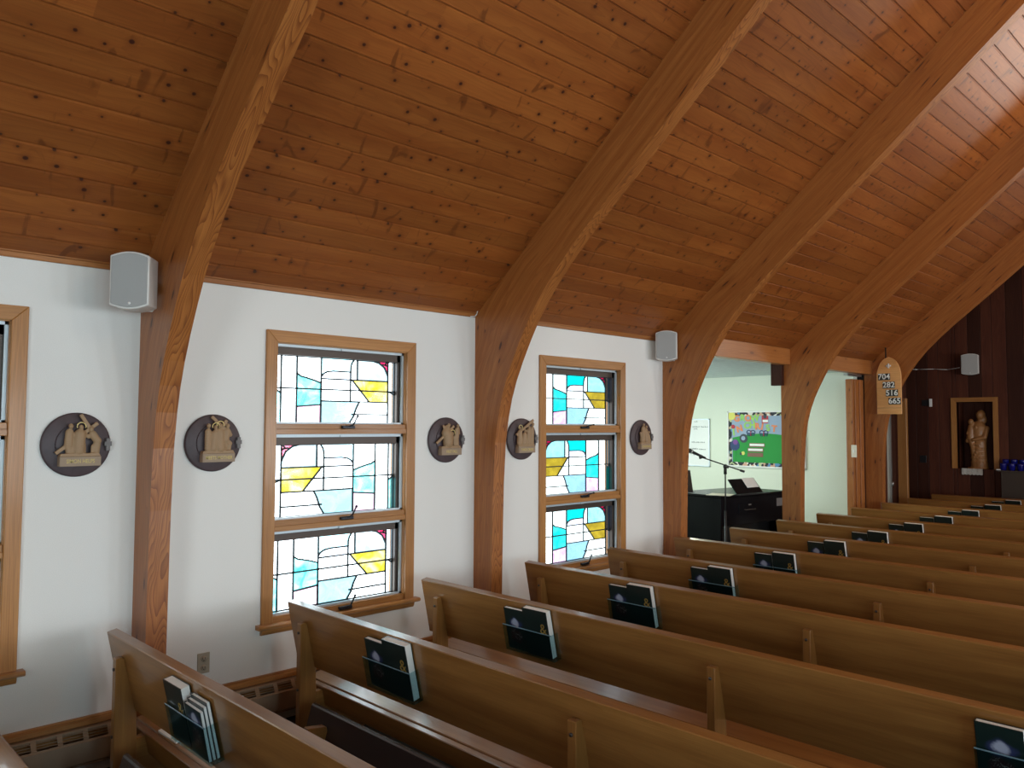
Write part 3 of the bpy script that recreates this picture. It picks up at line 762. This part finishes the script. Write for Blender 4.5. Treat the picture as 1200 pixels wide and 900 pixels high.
station(1.285, [((-.22, .58), [((-.25, .38), (-.27, .0), .11, .12), ((-.27, .0), (-.24, -.22), .11, .10), ((-.2, .3), (-.13, .15), .05, .04)]),
                ((.07, .54), [((.05, .32), (.02, -.16), .16, .17), ((-.1, .3), (.0, .1), .07, .05), ((.1, .3), (.3, .28), .07, .05), ((.12, .0), (.15, -.22), .1, .08), ((-.1, -.1), (-.17, -.25), .1, .08)]),
                ((.36, .48), [((.42, .32), (.56, .12), .11, .11), ((.36, .3), (.3, .24), .05, .05), ((.56, .1), (.48, -.05), .08, .08), ((.55, .02), (.52, -.25), .1, .1), ((.43, -.05), (.42, -.25), .055, .05)])],
        [((-.62, -.26), (.56, .68)), ((.06, .94), (.50, .25))], 'SIMON HELPS',
        'round carved plaque lettered SIMON HELPS, left of the first arch', (-.53, .65), [(.07, .57)])
station(2.012, [RB(-.26, .60, .11, -.25, .11), RB(-.01, .55, .12, -.27, .16, -.06), RB(.15, .60, .14, -.27, .18, .02),
                ((.43, .60), [((.42, .42), (.38, .12), .11, .11), ((.5, .4), (.55, .28), .06, .06), ((.36, .08), (.36, -.22), .08, .07), ((.44, .05), (.53, -.02), .08, .08), ((.53, -.02), (.5, -.24), .07, .06)])],
        [((-.14, .92), (.58, .26)), ((.40, .80), (.2, .5))], 'MEETS MOTHER',
        'round carved plaque with four standing figures, between the first arch and nearer window', (-.48, .68), [(-.01, .58), (.15, .64)])
station(3.770, [((-.02, .66), [((-.1, .52), (-.16, .30), .14, .2), ((-.05, .2), (-.05, -.12), .24, .22), ((.1, .42), (.2, .46), .06, .05), ((-.25, .5), (-.3, .62), .06, .05)]),
                ((.18, .28), [((.16, .12), (.12, -.14), .1, .12)]), ((.5, .62), [((.47, .42), (.46, .1), .12, .1), ((.46, .1), (.5, -.2), .09, .08), ((.36, .15), (.34, -.2), .07, .06), ((.55, .5), (.6, .3), .06, .05)])],
        [((-.68, -.14), (.3, .62))], 'FIRST FALL', 'round carved plaque lettered FIRST FALL, right of the nearer stained window', (-.48, .66), [(.18, .32)])
station(4.560, [RB(-.32, .52, .13, -.27, .16), RB(.0, .4, .13, -.27, .16), ((.3, .55), [((.3, .4), (.28, 0.), .12, .12), ((.28, 0), (.3, -.22), .13, .13), ((.2, .4), (.02, .36), .05, .05)]),
                ((.55, .72), [((.52, .5), (.5, .0), .11, .12), ((.5, 0), (.52, -.22), .12, .1)])],
        [((-.55, .2), (.62, .92))], 'TAKES CROSS', 'round carved plaque half hidden behind the arch between the two windows', (-.48, .64), [(-.32, .55)])
station(6.160, [RB(-.05, .72, .14, -.25, .18, -.08), RB(.2, .6, .12, -.25, .16, .06), RB(.42, .3, .11, -.25, .13, .05)], [((-.3, .3), (-.2, -.2))], 'CONDEMNED',
        'round carved plaque right of the farther stained window, beside the third arch', (-.4, .58))

# ------------------------------------------------------------------ speakers
def wall_speaker(label, loc, rz, w=.19, h=.30, d=.17, br=True):
    t = thing('wall_speaker', label, 'speaker', loc, (0, 0, rz), group='small wall speakers')
    # front faces -y; rounded barrel outline seen from the front
    def outline(w_, h_, bow):
        pts = [(-w_ / 2, -h_ / 2 + bow * .55)]
        n = 8
        pts += [(-w_ / 2 + w_ * i / n, -h_ / 2 + bow * (1 - math.sin(PI * (.12 + .76 * i / n))) ) for i in range(n + 1)]
        pts += [(w_ / 2 - w_ * i / n, h_ / 2 - bow * (1 - math.sin(PI * (.12 + .76 * i / n)))) for i in range(n + 1)]
        return pts[1:]
    MB().prism(outline(w, h, .035), 'y', -d, -.02, 'speaker', 'z', .004).build('shell', None, t)
    MB().box(-.02, .02, -.03, .11, -.03, .03, 'black', 'y', .003).build('mount_arm', None, t)
    g = MB(); g.prism(outline(w - .016, h - .018, .033), 'y', -d - .006, -d + .004, 'grille', 'z', .003); go = g.build('grille', None, t)
    MB().cyl((0.005, -d - .008, -h / 2 + .03), (.005, -d - .004, -h / 2 + .03), .007, n=14).build('badge', 'white', go)
    if br:
        mb = MB(); o = [(-w * .36, -h * .47), (w * .36, -h * .47), (w * .46, -h * .36), (w * .46, h * .36), (w * .36, h * .47), (-w * .36, h * .47), (-w * .46, h * .36), (-w * .46, -h * .36)]
        mb.prism(o, 'y', -.012, .0, 'white', 'z', .002); mb.box(-.03, .03, -.03, -.01, -.04, .04, 'black'); mb.build('bracket', None, t)
    return t
wall_speaker('white wall speaker at the upper left, mounted on the first arch', (.22, A0 - .085, 2.535), .92, .19, .295, .16)
wall_speaker('white wall speaker mounted on the third arch, right of the farther window', (.095, A0 + 2 * AD - .06, 2.575), .56, .20, .29, .16)
wall_speaker('white wall speaker on the dark front wall above the statue niche', (.60, YF - .03, 2.805), .2, .24, .335, .17, False)
mb = MB(); mb.tube([(.44, YF - .02, 2.77), (.25, YF - .012, 2.745), (0.05, YF - .01, 2.765), (-.2, YF - .01, 2.77), (-.35, YF - .01, 2.78)], .005, 6, 'white')
tag(mb.build('speaker_wire'), 'thin white wire running from the front wall speaker to the arch', 'wire')
yy = A0 + AD
mb = MB(); mb.tube([(.024, yy - .07, 2.636), (.028, yy - .03, 2.64), (.034, yy - .015, 2.66), (.045, yy - .012, 2.70), (.06, yy - .006, 2.712)], .004, 6, 'white')
tag(mb.build('cable_end'), 'short white cable curling at the top of the arch between the windows', 'cable')
# outlet
t = thing('power_outlet', 'beige electrical outlet low on the wall below the nearer window', 'outlet', (0, 1.992, .44))
MB().box(0, .006, -.036, .036, -.058, .058, 'outlet', 'z', .002).build('cover_plate', None, t)
for s_ in (-1, 1):
    mb = MB(); z = s_ * .025
    mb.cyl((.005, 0, z), (.0085, 0, z), .017, n=16, mat='outlet'); mb.box(.008, .0092, -.008, -.0055, z - .003, z + .008, 'black').box(.008, .0092, .0055, .008, z - .003, z + .008, 'black').cyl((.008, 0, z - .009), (.0092, 0, z - .009), .003, n=8, mat='black')
    mb.build('socket', None, t)

# ------------------------------------------------------------------ side room
mb = MB(); FY = 11.3
struct(MB().box(-4.1, -.10, FY, FY + .12, 0, 2.7).build('wall_side_room', 'roomwall'))
struct(MB().box(-4.2, -4.05, 6.4, 7.4, 0, 2.7).box(-4.2, -4.05, 9.6, 11.4, 0, 2.7).box(-4.2, -4.05, 7.4, 9.6, 0, .9).box(-4.2, -4.05, 7.4, 9.6, 2.3, 2.7).build('wall_side_room.001', 'roomwall'))
struct(MB().box(-4.1, -.17, 6.44, 6.58, 0, 2.7).build('wall_side_room.002', 'roomwall'))
struct(MB().box(-4.2, -.02, 6.4, 11.5, 2.585, 2.7).build('ceiling_side_room', 'tile'))
# whiteboard
t = thing('whiteboard', 'whiteboard with faint marker notes on the side room wall, left of the bulletin board', 'whiteboard', (-2.90, FY, 1.54))
MB().box(-.47, .47, -.018, -.001, -.375, .375, 'white', 'x').build('panel', None, t)
mb = MB(); a, b = .485, .385
for q in ((-a, a, b - .015, b), (-a, a, -b, -b + .015), (-a, -a + .015, -b, b), (a - .015, a, -b, b)): mb.box(q[0], q[1], -.024, 0, q[2], q[3], 'alu', bev=.002)
mb.build('frame', None, t)
mb = MB()
for z, x0, x1 in ((.34, .02, .14), (.335, .2, .27), (.25, .17, .30), (.25, .33, .45), (.215, .19, .26), (-.0, .15, .28), (-.0, .31, .40), (-.11, .15, .27), (-.115, .29, .41), (-.205, .18, .36)):
    x = x0
    while x < x1:
        h_ = R.uniform(.006, .018); mb.tube([(x, -.0195, z), (x + .008, -.0195, z + h_), (x + .014, -.0195, z - h_ * .3)], .0022, 5, 'ink'); x += R.uniform(.016, .026)
mb.build('handwriting', None, t)
# bulletin board
t = thing('bulletin_board', 'colourful bulletin board with green hill and paper letters in the side room', 'board', (-1.45, FY, 1.61))
W2, H2 = .64, .435
mb = MB()
for q in ((-W2, W2, H2 - .022, H2), (-W2, W2, -H2, -H2 + .022), (-W2, -W2 + .022, -H2, H2), (W2 - .022, W2, -H2, H2)): mb.box(q[0], q[1], -.03, -.001, q[2], q[3], 'white', bev=.003)
mb.build('frame', None, t)
MB().box(-W2 + .01, W2 - .01, -.014, -.001, -H2 + .01, H2 - .01, 'skyp').build('backing', None, t)
mb = MB()
a, b, s_ = W2 - .02, H2 - .02, .055
for q in ((-a, a, b - s_, b), (-a, a, -b, -b + s_), (-a, -a + s_, -b + s_, b - s_), (a - s_, a, -b + s_, b - s_)): mb.box(q[0], q[1], -.017, -.013, q[2], q[3], 'border')
mb.build('patterned_border', None, t)
mb = MB(); hp = [(-.55, -.36)]; 
for i in range(13): x = -.55 + 1.1 * i / 12; hp.append((x, .02 + .07 * math.sin(PI * i / 12)))
hp.append((.55, -.36)); mb.prism(hp, 'y', -.0165, -.014, 'hillp'); mb.build('paper_hill', None, t)
TB = lambda x, z, rot=0, d=-.018: frame((math.cos(rot), 0, math.sin(rot)), (-math.sin(rot), 0, math.cos(rot)), (0, -1, 0), (x, d, z))
def bx_of(px): return -1.45 + 0  # letters are laid out on the board's own width
for ch, x, z, c_, rt in (('G', -.475, .315, 'orangep', .1), ('R', -.375, .325, 'limep', -.1), ('O', -.28, .32, 'orangep', 0), ('W', -.165, .32, 'limep', .1),
                         ('I', -.53, .10, 'limep', .15), ('N', -.43, .155, 'orangep', .3), ('C', -.306, .205, 'limep', .1), ('H', -.21, .215, 'limep', .0), ('R', -.125, .195, 'orangep', .1),
                         ('I', -.045, .19, 'orangep', -.2), ('S', .05, .17, 'limep', .1), ('T', .15, .16, 'orangep', -.1)):
    text(ch, .135, c_, 'paper_letter', t, TB(x, z, rt), .001, bold=.006)
mb = MB(); mb.cyl((-.565, -.02, .36), (-.565, -.017, .36), .065, n=24, mat='yellowp', smooth=False); mb.build('paper_sun', None, t)
mb = MB()   # small tree, flower, ball
mb.box(-.53, -.49, -.02, -.0175, -.34, -.15, 'hillp').cyl((-.51, -.021, -.10), (-.51, -.018, -.10), .085, n=9, mat='navyp', smooth=False).cyl((-.50, -.023, -.05), (-.50, -.021, -.05), .045, n=7, mat='purplep', smooth=False)
mb.build('paper_tree', None, t)
mb = MB(); mb.cyl((-.36, -.02, .01), (-.36, -.0175, .01), .07, n=11, mat='ink', smooth=False).cyl((-.365, -.022, .012), (-.365, -.02, .012), .035, n=9, mat='skyp', smooth=False); mb.build('paper_rosette', None, t)
for cx, cz in ((-.235, .088), (-.02, .085)):
    mb = MB()
    for sx in (-1, 1):
        for dz, r in ((.02, .035), (-.015, .024)):
            pts = [(cx + sx * .034 + r * math.cos(2 * PI * i / 12), -.019, cz + dz + r * .8 * math.sin(2 * PI * i / 12)) for i in range(13)]
            mb.tube(pts, .006, 5, 'navyp')
    mb.tube([(cx, -.019, cz - .04), (cx, -.019, cz + .04)], .007, 6, 'redp'); mb.build('paper_butterfly', None, t)
mb = MB()
for i, (x, z, c_) in enumerate(((-.135, -.09, 'white'), (-.16, -.165, 'white'), (-.165, -.24, 'brownp'))):
    mb.box(x - .13, x + .13, -.0195, -.017, z - .03, z + .03, 'brownp').box(x - .12, x + .12, -.021, -.0195, z - .014, z + .02, c_)
mb.build('caption_strips', None, t)
mb = MB(); mb.box(-.05, .055, -.02, -.0165, .245, .36, 'redp').box(-.035, .055, -.0215, -.02, .26, .30, 'white').cyl((.005, -.0215, .345), (.005, -.02, .345), .03, n=8, mat='ink', smooth=False); mb.build('paper_house', None, t)
mb = MB(); mb.cyl((-.37, -.02, -.22), (-.37, -.018, -.22), .03, n=8, mat='yellowp', smooth=False).cyl((-.41, -.02, -.23), (-.41, -.018, -.23), .022, n=8, mat='ink', smooth=False).cyl((-.54, -.02, .19), (-.54, -.018, .19), .035, n=7, mat='redp', smooth=False); mb.build('paper_flowers', None, t)
# organ (black) : near corner at (-.5, 8.4)
t = thing('electric_organ', 'black electric organ cabinet behind the microphone stand in the side room', 'organ', (-.50, 8.42, 0), (0, 0, -.12))
mb = MB(); mb.box(-.70, 0, 0, .03, 0, .955, 'gloss', 'z', .004).box(-.70, 0, 1.30, 1.33, 0, .955, 'gloss', 'z', .004).box(-.02, -.004, .03, 1.3, .62, .955, 'gloss', 'y', .003).box(-.68, -.45, .03, 1.3, .0, .60, 'gloss', 'y')
mb.box(-.25, -.235, .03, 1.3, .0, .62, 'black', 'y'); mb.build('cabinet', None, t)
MB().box(-.73, .015, -.015, 1.345, .955, .985, 'gloss', 'y', .006).build('top', None, t)
mb = MB(); mb.box(-.006, .004, .34, .80, .74, .88, 'gloss', 'y', .004); dr = mb.build('drawer_front', None, t)
mb = MB(); mb.tube([(.004, .44, .80), (.02, .45, .795), (.02, .65, .795), (.004, .66, .80)], .007, 8, 'bronze').box(.004, .007, .53, .58, .845, .86, 'steel'); mb.build('pull_handle', None, dr)
MB().box(-.006, .0, 1.12, 1.24, .80, .90, 'grey', 'y', .002).build('label_plate', None, t)
# music rack on the organ
t = thing('music_rack', 'black slanted music rack with papers on top of the organ', 'music rack', (-.42, 8.93, .985), (0, 0, -.10))
mb = MB(); mb.prism([(0.02, .0), (.045, .0), (-.10, .18), (-.115, .175)], 'y', -.27, .25, 'gloss', 'y', .003); mb.box(.02, .10, -.30, .30, 0, .012, 'black', 'y'); mb.build('rack_panel', None, t)
mb = MB(); mb.prism([(-.005, .075), (-.001, .075), (-.088, .185), (-.092, .185)], 'y', -.02, .22, 'page', 'y'); mb.build('sheet_music', None, t)
o = MB().box(-.15, .13, -.16, .12, 0, .005, 'plate').build('song_sheet', None, None, (-.57, 8.56, .985), (0, 0, .3)); tag(o, 'cream paper sheet lying on the left end of the organ top', 'paper')
# microphone stand
t = thing('microphone_stand', 'black boom microphone stand in front of the organ', 'microphone stand', (-.20, 8.02, 0))
MB().cyl((0, 0, .02), (0, 0, .86), .012, mat='black').cyl((0, 0, .80), (0, 0, 1.33), .008, mat='black').build('pole', None, t)
for i in range(3):
    a = 2 * PI * i / 3 + .4; MB().tube([(0, 0, .22), (math.cos(a) * .28, math.sin(a) * .28, .012)], .008, 8, 'black').ell((math.cos(a) * .28, math.sin(a) * .28, .014), .014, 'black', 10).build('leg', None, t)
MB().cyl((0, 0, 1.27), (0, 0, 1.36), .018, mat='black').ell((0, 0, 1.36), .024, 'black').cyl((-.02, 0, 1.35), (.04, 0, 1.35), .012, mat='black').build('clutch', None, t)
# boom runs parallel to the picture: across the view of the opening
bd = Vector((.70, .71, 0)).normalized()
p_c = Vector((0, 0, 1.365)); p_l = p_c - bd * .275 + Vector((0, 0, .097)); p_r = p_c + bd * .215 - Vector((0, 0, .065))
MB().cyl(p_l, p_r, .007, mat='black').cyl(p_r - (p_r - p_c).normalized() * .05, p_r, .013, mat='black').build('boom', None, t)
t2 = thing('microphone', 'black microphone clipped to the end of the boom stand', 'microphone', (-.20, 8.02, 0))
m0 = p_l + Vector((0, 0, .012)); md = (-bd * .9 + Vector((0, 0, .42))).normalized()
MB().cyl(m0 + md * -.06, m0 + md * .11, .012, .017, mat='black').build('body', None, t2)
MB().ell(m0 + md * .135, .027, 'black', 14).build('head', None, t2)
MB().cyl(m0 + md * .105, m0 + md * .118, .0265, mat='steel').build('ring', None, t2)
MB().cyl(p_l - Vector((0, 0, .02)), m0 + md * .01, .016, mat='black').build('clip', None, t2)
# second music stand, only its desk edge shows
t = thing('music_stand', 'black music stand partly hidden behind the third arch', 'music stand', (-.95, 8.10, 0), (0, 0, .9))
MB().cyl((0, 0, .02), (0, 0, 1.08), .011, mat='black').build('pole', None, t)
MB().prism([(-.02, 1.02), (-.005, 1.015), (.10, 1.27), (.085, 1.275)], 'x', -.24, .24, 'black', 'x', .002).box(-.24, .24, -.07, -.01, 1.015, 1.022, 'black').build('desk', None, t)
for i in range(3):
    a = 2 * PI * i / 3; MB().tube([(0, 0, .2), (math.cos(a) * .25, math.sin(a) * .25, .012)], .008, 8, 'black').build('leg', None, t)
# folded wooden accordion door with track and switch plate
t = thing('folding_door', 'folded stack of tall wooden door leaves left of the hymn board', 'door', (-.07, 11.03, 0))
for i in range(5):
    y = .02 + i * .078
    MB().box(-.045, .055 + (.012 if i % 2 else 0), y, y + .066, .02, 2.47, grain='z', bev=.012, seg=2).build('leaf', 'arch', t)
MB().box(-.03, .03, -.06, .40, 2.515, 2.545, 'steel', 'y').build('track', None, t)
t = thing('light_switch', 'cream light switch plate beside the folded wooden door', 'switch', (-.005, 11.045, 1.475))
MB().box(-.035, .04, -.008, -.0, -.085, .085, 'plate', 'z', .002).build('plate', None, t)
MB().box(-.008, .008, -.015, -.007, -.02, .02, 'white', 'z', .002).build('toggle', None, t)

# ------------------------------------------------------------------ hymn board
t = thing('hymn_board', 'arched wooden hymn board with white numbers hanging before the fifth arch', 'hymn board', (.3525, 11.38, 1.985))
w2 = .163
pts = [(-w2, 0), (w2, 0), (w2, .52)]
for i in range(1, 9):
    f = i / 9; a = f * PI / 2
    pts.append((w2 * (1 - f ** 1.75), .52 + .262 * math.sin(a * .98)))
pts.append((0, .79)); pts += [(-x, z) for x, z in pts[-2:2:-1]] + [(-w2, .52)]
MB().prism(pts, 'y', -.01, .012, 'board', 'x', .003).build('panel', None, t)
mb = MB()
for z in (.47, .355, .225, .09): mb.box(-w2 + .004, w2 - .004, -.016, -.009, z - .008, z, 'board', 'x')
mb.build('rail', None, t)
mb = MB(); mb.cyl((0, -.022, .665), (0, -.009, .665), .014, n=12, mat='page')
for a in range(4):
    c_, s_ = math.cos(a * PI / 2) * .022, math.sin(a * PI / 2) * .022; mb.cyl((c_, -.020, .665 + s_), (c_, -.009, .665 + s_), .012, n=10, mat='page')
mb.build('cross_ornament', None, t)
for s_, x, z in (('704', -.10 + .04, .515), ('282', -.035 + .035, .40), ('516', .005 + .035, .29), ('665', .04 + .035, .178)):
    for i, chh in enumerate(s_):
        cx = x + (i - 1) * .054
        tile = MB().box(cx - .026, cx + .026, -.0165, -.012, z - .046, z + .046, 'black', 'z').build('number_tile', None, t)
        text(chh, .106, 'white', 'digit', tile, frame((1, 0, 0), (0, 0, 1), (0, -1, 0), (cx, -.0168, z)), .0008, bold=.0018)
MB().box(-.045, -.03, -.004, .004, .74, .92, 'black', 'z').build('hanger', None, t)

# ------------------------------------------------------------------ front wall things
# statue of a mother holding a child
t = thing('madonna_statue', 'carved wooden statue of a robed mother holding a child in the niche', 'statue', (.63, YF + .13, NZ0))
mb = MB()
pr = [(.0, .0), (.125, .0), (.122, .05), (.112, .15), (.106, .28), (.108, .4), (.116, .52), (.118, .60), (.108, .67), (.085, .72), (.05, .755), (0, .77)]
mb.lathe(pr, 28, None, Matrix.Translation((.02, 0, 0)) @ Matrix.Diagonal((1, .8, 1, 1)))
mb.capsule((.045, 0, .74), (.045, -.005, .80), .035, .035)
mb.ell((.045, -.01, .855), (.058, .062, .075)); mb.ell((.05, .02, .86), (.066, .06, .082)); mb.ell((.06, .03, .78), (.075, .05, .08))
mb.ell((.042, -.068, .85), (.009, .012, .014))
# child on her right arm
mb.capsule((-.075, -.05, .66), (-.085, -.05, .50), .05, .062); mb.ell((-.072, -.065, .745), (.042, .045, .052)); mb.capsule((-.088, -.055, .52), (-.045, -.05, .30), .055, .04); mb.capsule((-.05, -.05, .32), (-.03, -.04, .08), .045, .05)
mb.capsule((-.1, -.06, .64), (-.125, -.09, .56), .022, .016); mb.capsule((-.04, -.07, .64), (.0, -.09, .66), .02, .016)
# mother's arms
mb.capsule((.135, -.01, .64), (.12, -.07, .50), .045, .036); mb.capsule((.12, -.07, .50), (-.03, -.105, .46), .034, .024); mb.capsule((-.1, 0, .6), (-.13, -.05, .44), .04, .034)
# mantle folds
for i in range(7):
    a = -1.0 + i * .33; mb.capsule((math.sin(a) * .10, -.075 * math.cos(a) - .01, .46), (math.sin(a) * .115 + .02, -.085 * math.cos(a), .03), .014, .02)
mb.capsule((.10, -.06, .50), (-.02, -.10, .22), .018, .014)
sculpt(mb, 'carved_figure', 'statue', t, .008, 5)
MB().lathe([(.15, 0), (.155, .012), (.14, .022), (0, .022)], 28, 'statue').build('plinth', None, t)
mb = MB(); n = 22
o = MB(); 
for i in range(n):
    x0, x1 = -.15 + .3 * i / n, -.15 + .3 * (i + 1) / n
    zb = lambda x: -.085 - .012 * abs(math.sin(x * 60)) 
    o.prism([(x0, .004), (x1, .004), (x1, zb(x1)), (x0, zb(x0))], 'y', -.034 - .004 * math.sin(x0 * 90), -.030 - .004 * math.sin(x0 * 90), 'lace')
o.box(-.15, .15, -.034, .10, .0005, .004, 'lace')
o = o.build('lace_cloth', None, None, (.585, YF, NZ0)); tag(o, 'white lace cloth hanging over the niche edge below the statue', 'cloth')
# votive stand with blue glasses
t = thing('votive_stand', 'dark metal stand holding blue votive glasses right of the statue', 'stand', (1.30, YF - .135, 0))
MB().box(-.30, .62, -.13, .13, 1.13, 1.155, 'bronze', 'x', .003).box(-.26, .58, -.11, .12, .72, 1.13, 'bronze', 'x', .004).box(-.28, .60, 0, .13, 1.155, 1.215, 'bronze', 'x').build('table', None, t)
for x in (-.24, .54):
    for y in (-.09, .10): MB().box(x - .02, x + .02, y - .02, y + .02, 0, .72, 'bronze', 'z').build('leg', None, t)
MB().ell((.14, -.115, 1.02), (.02, .01, .02), 'steel').build('knob', None, t)
rows = ['front row', 'rear row']
col_ = ['leftmost', 'second', 'third', 'fourth', 'fifth', 'sixth']
proto = None
for r_ in range(2):
    for i in range(6):
        if proto is None:
            proto = thing('votive_glass', '', 'candle glass', group='blue votive glasses on the metal stand')
            MB().lathe([(.036, 0), (.042, .01), (.049, .085), (.05, .105), (.045, .105), (.04, .012), (0, .012)], 16, 'blue').build('cup', None, proto); g = proto
        else: g = copy_tree(proto)
        g.location = (1.30 - .235 + i * .115, YF - .135 + (-.065 if r_ == 0 else .065), 1.1555 if r_ == 0 else 1.2155)
        g['label'] = 'cobalt blue votive glass on the metal stand, %s in the %s' % (col_[i], rows[r_])
o = MB().box(-.04, .04, -.02, .02, 0, .014, 'white').build('white_card', None, None, (1.015, YF - .20, 1.1555)); tag(o, 'small white card at the left end of the votive stand', 'card')
o = MB().box(0, .008, -.05, .05, -.06, .06, 'black', 'z', .002).build('black_wall_plate', None, None, (-.148, YF, 1.28), (0, 0, -PI / 2)); tag(o, 'small black wall plate low on the dark panelled front wall, left of the niche', 'plate')
mb = MB(); mb.box(0, .03, -.02, .02, -.065, .065, 'white', 'z', .003).box(.0, .012, -.14, -.02, -.05, .05, 'black', 'z', .002)
o = mb.build('chime_box', None, None, (-.01, YF, 2.21), (0, 0, -PI / 2)); tag(o, 'narrow white box on a dark plate high on the panelled wall', 'box')

# ------------------------------------------------------------------ camera
f_px, pitch, yaw, roll = 934.32, .050977, .796437, .0049632
fw = Vector((-math.sin(yaw) * math.cos(pitch), math.cos(yaw) * math.cos(pitch), math.sin(pitch)))
r0 = Vector((math.cos(yaw), math.sin(yaw), 0)); u0 = r0.cross(fw)
r1 = r0 * math.cos(roll) + u0 * math.sin(roll); u1 = -r0 * math.sin(roll) + u0 * math.cos(roll)
cam = bpy.data.cameras.new('camera'); co = bpy.data.objects.new('camera', cam); C.objects.link(co)
co.matrix_world = frame(r1, u1, -fw, (CAMX, 0, CAMZ))
cam.sensor_width = 36; cam.lens = f_px * 36 / 1200; cam.clip_start = .02
sc.camera = co

# ------------------------------------------------------------------ light
def area(name, loc, direction, sx, sy, power, col):
    l = bpy.data.lights.new(name, 'AREA'); l.shape = 'RECTANGLE'; l.size = sx; l.size_y = sy; l.energy = power; l.color = col
    o = bpy.data.objects.new(name, l); C.objects.link(o); o.location = loc
    o.rotation_euler = Vector(direction).to_track_quat('-Z', 'Y').to_euler(); return o
def spot(name, loc, target, power, col, ang, blend=.3, rad=.05):
    l = bpy.data.lights.new(name, 'SPOT'); l.energy = power; l.color = col; l.spot_size = math.radians(ang); l.spot_blend = blend; l.shadow_soft_size = rad
    o = bpy.data.objects.new(name, l); C.objects.link(o); o.location = loc
    o.rotation_euler = (Vector(target) - Vector(loc)).to_track_quat('-Z', 'Y').to_euler(); return o
def point(name, loc, power, col, rad=.12):
    l = bpy.data.lights.new(name, 'POINT'); l.energy = power; l.color = col; l.shadow_soft_size = rad
    o = bpy.data.objects.new(name, l); C.objects.link(o); o.location = loc; return o
DAY = (.86, .95, 1.0)
def rad2w(Lr, sx, sy): return Lr * PI * sx * sy
for i, (w, Lr) in enumerate(zip(WY, (4.2, 5.5, 2.4))):
    area('window_daylight', (-.46, w + .78, 1.42), (1, 0, 0), 1.74, 2.5, rad2w(Lr, 1.74, 2.5), DAY).visible_camera = True
for (a, b), Lr in zip(RW, (10, 11, 12, 16, 17, 12)):
    area('window_daylight', (XR + .3, (a + b) / 2, 1.5), (-1, 0, 0), b - a + .5, 2.0, rad2w(Lr, b - a + .5, 2.0), (.55, .88, 1.0) if a < 2 else (.88, .95, 1.0))
area('window_daylight', (-4.3, 8.5, 1.6), (1, 0, 0), 2.4, 1.7, rad2w(9, 2.4, 1.7), (.80, .95, 1.0))  # side-room window out of view, added to light that room
l = area('side_room_fill', (-2.2, 9.2, 2.56), (0, 0, -1), 1.2, .6, 30, (.95, 1.0, .75))  # unseen fill light added below the tiles to brighten the side room
# tall altar window in the front wall; unseen fill added behind the camera for arch faces and pew backs
area('altar_window', (5.3, YF - .03, 3.9), (0, -1, 0), 1.9, 3.2, rad2w(5.5, 1.9, 3.2), (1, .95, .86)).visible_camera = True
area('back_fill', (6.2, YB + .03, 1.5), (0, 1, 0), 2.4, 2.4, rad2w(7.5, 2.4, 2.4), (.88, .95, 1.0)).visible_camera = True
WARM = (1.0, .74, .44)
for y, p in ((2.8, 35), (7.8, 45), (10.2, 40)): point('pendant_lamp', (5.2, y, 4.3), p, WARM)
spot('ridge_spot_warm', (5.1, 5.4, 5.7), (3.3, 6.35, 5.35), 70, (1, .7, .34), 52, .12)
spot('ridge_spot_white', (4.6, 7.9, 5.0), (3.2, 7.9, 5.3), 60, (1, .95, .85), 70, .25)
w = bpy.data.worlds.new('world'); sc.world = w; w.use_nodes = True
bg = w.node_tree.nodes['Background']; bg.inputs[0].default_value = (.75, .87, 1.0, 1); bg.inputs[1].default_value = 1.0

sc.view_settings.view_transform = 'Standard'; sc.view_settings.look = 'None'; sc.view_settings.gamma = 1; sc.view_settings.use_curve_mapping = False
sc.view_settings.exposure = .15
sc.cycles.use_denoising = True; sc.cycles.max_bounces = 10; sc.cycles.diffuse_bounces = 5; sc.cycles.transparent_max_bounces = 12
sc.cycles.sample_clamp_indirect = 6
